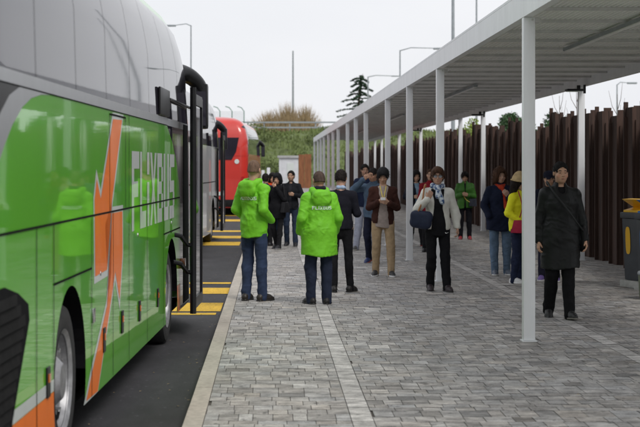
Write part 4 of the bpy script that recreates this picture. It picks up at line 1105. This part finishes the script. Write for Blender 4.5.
# 1: staff member on the left, back to us, hand in pocket
def ex1(t, J, H, Rh, tob, hc):
    on_surface(tob, word(.25, .042), (.125, 0, 1.262), (-1, 0, 0), (0, 0, 1), (0, -1, 0), cm((.62, .78, .60), 'plain'), 'lettering', .006)
    b = MB(); b.tube([(J['wrL'][0]-.0, J['wrL'][1]-.045, J['wrL'][2]+.06), (J['wrL'][0]+.01, J['wrL'][1]-.05, J['wrL'][2]-.05)], .008, 6); b.build('pocket_trim', cm((.75, .5, .05), 'plain'), tob)
person('lean staff member in lime green hooded jacket and blue jeans, standing nearest the kerb', 254, 300.5, 1.83, 143,
       pose=dict(elR=(-.215, .09, 1.14), wrR=(-.19, -.12, 1.0), elL=(.22, .09, 1.14), wrL=(.18, -.12, 1.0), kneeL=(.10, -.01, .49), ankL=(.10, .03, .085), ankR=(-.12, -.02, .085)),
       feetyaw=(-12, 14), hy=14, hp=2, hair=('buzz', (.15, .095, .065)), skin=(.44, .26, .18), pants=((.028, .042, .085), 'denim'), shoes=((.02, .015, .012), (.015, .013, .012)),
       top=dict(col=LIME, kind='shell', g=.026, hem=.80, hood=True, amp=.013, flare=.0), hands=(False, False), group='staff in lime green jackets', extra=ex1, curl=.8)
# 2: staff member on the light strip
def ex2(t, J, H, Rh, tob, hc):
    on_surface(tob, word(.26, .046), (.13, 0, 1.245), (-1, 0, 0), (0, 0, 1), (0, -1, 0), cm((.62, .78, .60), 'plain'), 'lettering', .006)
    sdf_blob('collar', [('c', J['nek']+np.array([-.075, -.02, .05]), J['nek']+np.array([-.045, .055, .055]), .022, .026), ('c', J['nek']+np.array([.075, -.02, .05]), J['nek']+np.array([.045, .055, .055]), .022, .026), ('c', J['nek']+np.array([-.045, .055, .055]), J['nek']+np.array([.045, .055, .055]), .026, .026)], cm((.02, .02, .03), 'cloth'), tob, .007)
person('heavier staff member in long lime green jacket standing on the pale paving strip', 319, 304, 1.70, 192,
       pose=dict(elR=(-.245, .06, 1.13), wrR=(-.24, -.10, .94), elL=(.245, .06, 1.13), wrL=(.24, -.10, .94), ankR=(-.10, .03, .085), ankL=(.10, -.03, .085), head=(0, -.015, 1.625)),
       feetyaw=(-22, 20), hy=4, hp=8, hair=('buzz', (.075, .05, .04)), skin=(.44, .25, .17), pants=((.018, .024, .045), 'denim', 1.08), shoes=((.012, .01, .01), (.01, .01, .01)),
       top=dict(col=LIME, kind='shell', g=.036, hem=.64, hood=True, amp=.014, flare=.01), bulk=1.18, hands=(False, False), group='staff in lime green jackets', extra=ex2)
# 3: man in dark sweater, back to us
def ex3(t, J, H, Rh, tob, hc):
    sdf_blob('collar', [('c', J['nek']+np.array([-.055, -.02, .03]), J['nek']+np.array([-.035, .045, .04]), .022, .024), ('c', J['nek']+np.array([.055, -.02, .03]), J['nek']+np.array([.035, .045, .04]), .018, .02), ('c', J['nek']+np.array([-.035, .045, .04]), J['nek']+np.array([.035, .045, .04]), .027, .027)], cm((.35, .45, .62), 'cloth'), tob, .006)
person('slim man seen from behind in dark sweater with pale blue collar', 341, 292, 1.70, 172,
       pose=dict(elR=(-.235, .02, 1.13), wrR=(-.12, -.22, 1.22), elL=(.23, .0, 1.13), wrL=(.12, -.22, 1.2), ankL=(.10, .04, .085), ankR=(-.13, -.05, .085)),
       feetyaw=(-25, 18), hp=22, hy=-6, hair=('short', (.018, .013, .012)), skin=(.5, .3, .22), pants=(BLACK, 'cloth', .86), shoes=((.012, .01, .01), (.01, .01, .01)),
       top=dict(name='sweater', col=(.012, .012, .018), kind='cloth', g=.018, hem=.90, amp=.009, collar=0), palm=((1, 0, 0), (-1, 0, 0)), extra=ex3)
# 4: woman in black, hand at mouth
t4 = person('woman all in black holding a hand to her face, behind the staff', 277.5, 249, 1.60, -32,
       pose=dict(elL=(.25, -.09, 1.16), wrL=(.05, -.17, 1.44), elR=(-.25, .04, 1.14), wrR=(-.24, -.02, .90), kneeL=(.10, -.05, .49), ankL=(.11, -.12, .085), ankR=(-.10, .12, .10)),
       footpitch=(14, 0), hp=12, hy=10, hair=('bob', (.008, .008, .010)), sex='f', pants=(BLACK, 'cloth', .95), shoes=((.02, .02, .025), (.25, .25, .25)),
       top=dict(name='coat', col=(.010, .010, .012), g=.024, hem=.72, amp=.008), near=False, hdirs=((0, -.05, -1), None), palm=(None, (0, 1, 0)), curl=.8)
item('shoulder_bag', t4[0], 'black shoulder bag at the hip of the woman holding a hand to her face', 'bag', lambda e: (box_bag('pouch', (.26, -.08, .98), .11, .28, .24, cm((.012, .012, .014), 'leather'), e), strap('strap', [(.19, -.05, 1.50), (.27, -.13, 1.3), (.27, -.10, 1.09)], cm((.012, .012, .014), 'leather'), e, .012)))
# 5: man in dark jacket
person('young man in dark jacket, hand at his chest, right of the woman in black', 291, 246, 1.66, -8,
       pose=dict(elL=(.27, -.04, 1.16), wrL=(.10, -.22, 1.20), elR=(-.24, .04, 1.14), wrR=(-.2, -.1, .92), kneeL=(.10, -.05, .49), ankL=(.12, -.14, .085), ankR=(-.11, .1, .10)),
       footpitch=(12, 0), hy=-8, hair=('short', HB), skin=(.40, .24, .16), pants=((.02, .03, .055), 'denim'), shoes=((.015, .015, .02), (.1, .1, .1)),
       top=dict(col=(.012, .013, .016), g=.024, hem=.86, openw=.03), inner=('shirt', (.02, .02, .024)), near=False, palm=(None, (0, 1, 0)))
# 5b, 5c: two half hidden behind
person('pedestrian in bright orange jacket, mostly hidden behind the woman in black', 272.5, 244.5, 1.60, 10, hair=('bob', HB), sex='f', pants=((.03, .06, .13), 'denim'), shoes=((.03, .05, .12), (.3, .3, .3)),
       top=dict(col=(.65, .07, .01), kind='shell', g=.03, hem=.80, hood=True), near=False)
person('pedestrian in dark navy coat mostly hidden behind the lean staff member', 265.5, 246, 1.60, 170, hair=('short', HB), pants=(BLACK,), shoes=(BLACK, (.02, .02, .02)),
       top=dict(name='coat', col=(.012, .018, .05), g=.03, hem=.76), near=False)
# 6: young man reading his phone
def ex6(t, J, H, Rh, tob, hc):
    strap('lanyard', [J['nek']+np.array([-.05, -.05, .0]), (-.02, -.165, 1.33), (.0, -.19, 1.24), (.02, -.165, 1.33), J['nek']+np.array([.05, -.05, .0])], cm((.75, .6, .08), 'plain'), t, .006)
t6 = person('young man in open brown cardigan and khaki trousers looking down at his phone', 383, 276, 1.72, -3,
       pose=dict(elR=(-.225, .0, 1.12), wrR=(-.07, -.24, 1.22), elL=(.225, .0, 1.12), wrL=(.09, -.25, 1.20), kneeR=(-.11, -.02, .49), ankR=(-.12, .03, .09), kneeL=(.12, -.08, .50), ankL=(.13, -.13, .085)),
       footpitch=(5, 0), hp=24, hy=-4, feetyaw=(-14, 12), hair=('mop', (.008, .008, .009)), skin=(.42, .25, .17), pants=((.33, .24, .145), 'cloth', 1.0), shoes=((.03, .03, .032), (.65, .65, .65)),
       top=dict(name='cardigan', col=(.045, .018, .014), g=.024, hem=.86, openw=.075, collar=0), inner=('shirt', (.30, .25, .23), .012, .80), palm=((0, 1, .3), (0, 1, .3)), curl=.8, hdirs=((.8, -.3, .2), (-.8, -.3, .2)), extra=ex6)
def mbx(e, name, bx, m, bev=.003):
    b = MB(); b.box(*bx); return b.build(name, m, e, bevel=bev)
item('phone', t6[0], 'small pale phone held at the chest of the young man in the brown cardigan', 'phone', lambda e: mbx(e, 'case', (-.045, .035, -.325, -.312, 1.245, 1.29), cm((.7, .7, .7), 'plain')))
# 7: denim jacket, hand at face
person('person in blue denim jacket with an arm raised across the face', 373, 263, 1.72, -25,
       pose=dict(elR=(-.33, -.16, 1.36), wrR=(-.10, -.22, 1.55), elL=(.25, .03, 1.14), wrL=(.24, -.04, .9), kneeL=(.11, -.06, .49), ankL=(.13, -.14, .085), ankR=(-.14, .15, .10)),
       footpitch=(16, 0), hp=14, hy=-14, hair=('short', HB), skin=(.40, .22, .14), pants=((.012, .014, .03), 'denim', .95), shoes=((.02, .035, .12), (.4, .06, .03)),
       top=dict(col=(.065, .10, .15), kind='denim', g=.028, hem=.84), palm=((0, 1, 0), None), curl=.7)
# 8: navy jacket, pale joggers
person('man in navy jacket and pale grey joggers behind the denim jacket', 365, 250, 1.80, -18,
       pose=dict(kneeR=(-.12, -.06, .49), ankR=(-.15, -.15, .085), ankL=(.10, .12, .10), elR=(-.25, 0, 1.15), wrR=(-.2, -.2, 1.1)), footpitch=(0, 14), hy=22, hp=6,
       hair=('short', HB), skin=(.38, .22, .15), pants=((.36, .38, .46), 'cloth', 1.1), shoes=((.12, .12, .12), (.5, .5, .45)), top=dict(col=(.015, .022, .05), g=.028, hem=.88), near=False)
# 9: woman in white jacket
def ex9(t, J, H, Rh, tob, hc):
    nk = J['nek']
    sdf_blob('scarf', [('c', nk+np.array([-.07, -.03, .03]), nk+np.array([0, -.10, .0]), .032, .038), ('c', nk+np.array([.07, -.03, .03]), nk+np.array([0, -.10, .0]), .032, .038), ('c', nk+np.array([-.07, -.03, .03]), nk+np.array([0, .07, .03]), .032, .032), ('c', nk+np.array([.07, -.03, .03]), nk+np.array([0, .07, .03]), .032, .032),
                      ('c', nk+np.array([0, -.115, -.02]), nk+np.array([.045, -.155, -.20]), .030, .036, .02), ('c', nk+np.array([-.01, -.115, -.02]), nk+np.array([-.02, -.15, -.12]), .028, .03, .02)], M['scarf'], t, .0075, amp=.008, seed=4)
    mk = MB(); q = J['hipL']*.75+J['kneeL']*.25; 
    pts = [(-.028, .004), (-.012, -.008), (.03, .012), (-.01, .0), (-.02, .012)]
    mk.add([(q[0]+.02+a, q[1]-.112, q[2]+c_+.02) for a, c_ in pts], [tuple(range(5))]); mk.build('white_mark', cm((.8, .8, .8), 'plain'), t)
def scarfmat():
    m = mat('blue and white scarf', (.3, .4, .55), .85, nscale=30, namt=.15, bump=.4, bscale=60); tn = m.node_tree; p = tn.nodes['Principled BSDF']
    n = tn.nodes.new('ShaderNodeTexNoise'); n.inputs['Scale'].default_value = 22; n.inputs['Detail'].default_value = 3; tc_ = tn.nodes.new('ShaderNodeTexCoord'); tn.links.new(tc_.outputs['Object'], n.inputs['Vector'])
    r = tn.nodes.new('ShaderNodeValToRGB'); r.color_ramp.elements[0].position = .42; r.color_ramp.elements[0].color = (.04, .09, .22, 1); r.color_ramp.elements[1].position = .58; r.color_ramp.elements[1].color = (.6, .66, .72, 1)
    tn.links.new(n.outputs[0], r.inputs[0]); tn.links.new(r.outputs[0], p.inputs['Base Color']); return m
M['scarf'] = scarfmat()
t9 = person('woman walking in cream white jacket, sunglasses and blue patterned scarf', 437.5, 291, 1.73, 2,
       pose=dict(elR=(-.29, -.02, 1.17), wrR=(-.17, -.20, 1.31), elL=(.26, .05, 1.14), wrL=(.28, -.02, .90), kneeR=(-.09, -.03, .49), ankR=(-.09, .10, .095), kneeL=(.10, -.06, .49), ankL=(.12, -.09, .085)),
       footpitch=(8, 0), feetyaw=(-6, 14), hy=-6, hair=('mop', HBR), sex='f', skin=(.46, .27, .19), pants=((.010, .010, .012), 'cloth', .98), shoes=((.03, .02, .025), (.02, .02, .02)),
       top=dict(col=(.66, .65, .60), kind='shell', g=.028, hem=.88, openw=.085, collar=.02, opentop=1.46), inner=('top', (.010, .010, .012), .015, .80), glasses=True, palm=((0, 1, 0), None), hdirs=((.4, -.2, .9), None), extra=ex9, curl=.7)
item('handbag', t9[0], 'dark navy handbag with tan strap on the shoulder of the woman in the white jacket', 'bag',
     lambda e: (sdf_blob('pouch', [('c', (-.33, -.10, 1.08), (-.17, -.16, 1.06), .075, .085, .03, ((.3, 1, 0), 1.7)), ('c', (-.33, -.10, .99), (-.19, -.16, .97), .085, .085, .03, ((.3, 1, 0), 1.7))], cm((.018, .024, .05), 'leather'), e),
                strap('strap', [(-.30, -.12, 1.12), (-.24, -.15, 1.28), (-.20, -.08, 1.48), (-.17, .0, 1.515), (-.2, .07, 1.4)], cm((.35, .16, .06), 'leather'), e, .012)))
# 10: far woman
t10 = person('woman in dark coat over pale blue top, left of the white jacket', 416, 246, 1.66, 12, hair=('bob', HB), sex='f', pants=(BLACK,), shoes=((.03, .02, .02), (.4, .05, .05)),
       pose=dict(elR=(-.26, 0, 1.15), wrR=(-.12, -.2, 1.15), kneeL=(.1, -.07, .49), ankL=(.12, -.14, .085), ankR=(-.1, .12, .1)), footpitch=(14, 0), hp=12,
       top=dict(col=(.018, .02, .03), g=.024, hem=.78, openw=.05), inner=('top', (.22, .32, .42)), near=False)
# 11: red jacket
t11 = person('pedestrian in dark red jacket partly hidden behind the woman in the white jacket', 430.5, 252, 1.70, -10, hair=('short', HBR), pants=(BLACK,), shoes=(BLACK, (.02, .02, .02)),
       pose=dict(elL=(.27, -.14, 1.25), wrL=(.17, -.22, 1.50)), top=dict(col=(.20, .012, .02), g=.026, hem=.82), near=False, sex='f', palm=(None, (0, 1, 0)))
item('camera', t11[0], 'small yellow camera raised beside the head of the pedestrian in red', 'camera',
     lambda e: (mbx(e, 'case', (.13, .24, -.29, -.25, 1.60, 1.69), cm((.6, .42, .05), 'plain'), .006), mbx(e, 'screen', (.165, .215, -.295, -.291, 1.62, 1.675), cm((.03, .05, .1), 'plain'), .001)))
# 12: green jacket woman
t12 = person('woman in grass green jacket, black trousers and red shoes standing by the fence', 465, 239.5, 1.62, -6, hair=('mop', HB), sex='f', pants=((.012, .012, .016),), shoes=((.35, .04, .05), (.3, .1, .1)),
       pose=dict(elR=(-.23, .0, 1.12), wrR=(-.09, -.2, 1.18), elL=(.23, .0, 1.12), wrL=(.09, -.2, 1.16)), hp=16, top=dict(col=(.05, .17, .025), kind='shell', g=.034, hem=.82, openw=.02), inner=('top', (.02, .02, .02)),
       near=False, palm=((0, 1, 0), (0, 1, 0)), hdirs=((.9, -.3, .1), (-.9, -.3, .1)), bulk=1.05)
item('shoulder_bag', t12[0], 'dark shoulder bag with yellow strap carried by the woman in the green jacket', 'bag', lambda e: (box_bag('pouch', (.20, -.16, .97), .20, .09, .20, cm((.03, .035, .05), 'leather'), e), strap('strap', [(-.05, -.17, 1.18), (.02, -.21, 1.05), (.12, -.2, .98)], cm((.6, .45, .05), 'plain'), e, .008)))
# 13: navy coat woman with red scarf
def ex13(t, J, H, Rh, tob, hc):
    nk = J['nek']
    sdf_blob('scarf', [('c', nk+np.array([-.06, -.03, .01]), nk+np.array([0, -.10, -.03]), .03, .036), ('c', nk+np.array([.06, -.03, .01]), nk+np.array([0, -.10, -.03]), .03, .036), ('c', nk+np.array([.02, -.13, -.04]), nk+np.array([.07, -.17, -.36]), .022, .034, .02)], cm((.40, .045, .02), 'cloth'), t, .0085, amp=.008)
t13 = person('woman in navy coat with red scarf, wavy brown hair and blue jeans', 500, 275, 1.72, 4,
       pose=dict(elL=(.27, -.02, 1.16), wrL=(.09, -.22, 1.30), elR=(-.26, .02, 1.15), wrR=(-.21, -.13, .97), kneeL=(.10, -.05, .49), ankL=(.11, -.02, .085), ankR=(-.10, -.06, .085)),
       hy=12, hp=4, hair=('curly', HBR), sex='f', skin=(.46, .28, .2), pants=((.10, .15, .22), 'denim', 1.02), shoes=((.10, .12, .16), (.55, .55, .55)),
       top=dict(name='coat', col=(.012, .016, .035), kind='cloth', g=.034, hem=.74, flare=.01), hands=(False, True), palm=(None, (0, 1, 0)), hdirs=(None, (-.6, -.2, .7)), extra=ex13, curl=.8)
item('shoulder_bag', t13[0], 'small grey green bag hanging at the side of the woman in the navy coat', 'bag', lambda e: (box_bag('pouch', (.25, -.12, .98), .10, .12, .22, cm((.10, .12, .11), 'leather'), e), strap('strap', [(.19, -.08, 1.48), (.20, -.20, 1.2), (.25, -.14, 1.08)], cm((.25, .27, .25), 'leather'), e, .009)))
# 14: yellow jacket, straw hat
def ex14(t, J, H, Rh, tob, hc):
    f = SDF(H((0, .01, .07))-.22, H((0, .01, .07))+.22, .008)
    f.cone(H((0, .012, .045)), H((0, .012, .105)), .105, .088, .02); f.cone(H((0, .01, .035)), H((0, .01, .045)), .14, .118, .02, sq=(Rh[:, 2], 1.0))
    n = Rh[:, 2]; c0 = H((0, 0, .022))
    f.v = np.maximum(f.v, -((f.ax[0][:, None, None]-c0[0])*n[0]+(f.ax[1][None, :, None]-c0[1])*n[1]+(f.ax[2][None, None, :]-c0[2])*n[2]).astype(np.float32))
    f.cone(H((0, .01, -.05)), H((0, .012, .06)), .088, .086, .005, 'sub')
    emit('hat', f, cm((.50, .37, .20), 'cloth'), t, amp=.006, seed=2)
t14 = person('woman in bright yellow jacket and straw bucket hat, half hidden by the nearest canopy pole', 518.5, 283, 1.62, 52,
       pose=dict(elR=(-.25, .05, 1.14), wrR=(-.2, -.14, 1.02), elL=(.25, .0, 1.14), wrL=(.13, -.2, 1.05)), hy=4, hp=10, hair=('long', (.015, .010, .008)), sex='f', pants=((.016, .022, .05), 'denim'), shoes=((.65, .65, .66), (.7, .7, .7)),
       top=dict(col=(.80, .78, .015), kind='shell', g=.028, hem=.84, amp=.010), extra=ex14)
item('crossbody_bag', t14[0], 'crimson red handbag on the hip of the woman in the yellow jacket', 'bag', lambda e: (box_bag('pouch', (-.21, -.15, .93), .13, .30, .21, cm((.32, .012, .04), 'leather'), e), strap('strap', [(-.1, -.05, 1.5), (-.19, -.17, 1.25), (-.22, -.12, 1.02)], cm((.32, .012, .04), 'leather'), e, .009)))
# 15: man in black leather coat
t15 = person('man walking in black leather coat, just right of the nearest pole', 560.5, 317.5, 1.80, 2,
       pose=dict(elR=(-.235, .05, 1.12), wrR=(-.25, .0, .87), elL=(.24, .03, 1.12), wrL=(.26, -.07, .88), hipR=(-.085, 0, .92), hipL=(.085, 0, .92), kneeR=(-.105, -.05, .49), ankR=(-.115, .10, .11), kneeL=(.06, -.12, .50), ankL=(.05, -.22, .088)),
       footpitch=(26, -4), feetyaw=(-10, 10), hy=3, hp=2, hair=('short', (.010, .009, .009)), skin=(.50, .29, .19), pants=((.009, .009, .010), 'cloth', 1.05), shoes=((.012, .012, .012), (.16, .15, .13)), bulk=1.1,
       top=dict(name='coat', col=(.010, .011, .011), kind='leather', g=.028, hem=.56, flare=.015, amp=.013, vneck=True), inner=('jumper', (.008, .008, .009), .012, .9), beard=.12, curl=.55)
item('messenger_bag', t15[0], 'black messenger bag with diagonal strap worn by the man in the leather coat', 'bag',
     lambda e: (sdf_blob('pouch', [('c', (.235, -.04, .97), (.24, -.03, .83), .085, .09, .03, ((1, .2, 0), 1.9))], cm((.010, .010, .011), 'leather'), e),
                strap('strap', [(-.13, .08, 1.50), (-.155, -.02, 1.53), (-.10, -.165, 1.40), (.03, -.225, 1.22), (.16, -.205, 1.05), (.24, -.10, .98)], cm((.018, .019, .020), 'leather'), e, .012)))
# 16: hidden behind him
t16 = person('pedestrian in dark cap mostly hidden behind the man in the leather coat', 549, 281, 1.68, -14, hair=('short', HB), pants=((.02, .02, .035), 'denim'), shoes=((.18, .12, .35), (.7, .7, .7)),
       pose=dict(kneeL=(.1, -.05, .49), ankL=(.12, -.1, .085)), hp=12, top=dict(col=(.014, .016, .03), g=.028, hem=.84), near=False,
       extra=lambda t, J, H, Rh, tob, hc: sdf_blob('cap', [('e', H((0, .012, .055)), (.092, .108, .078)), ('c', H((0, -.09, .045)), H((0, -.14, .03)), .045, .035, .02, (Rh[:, 2], 4.0))], cm((.014, .016, .03), 'cloth'), t, .008))
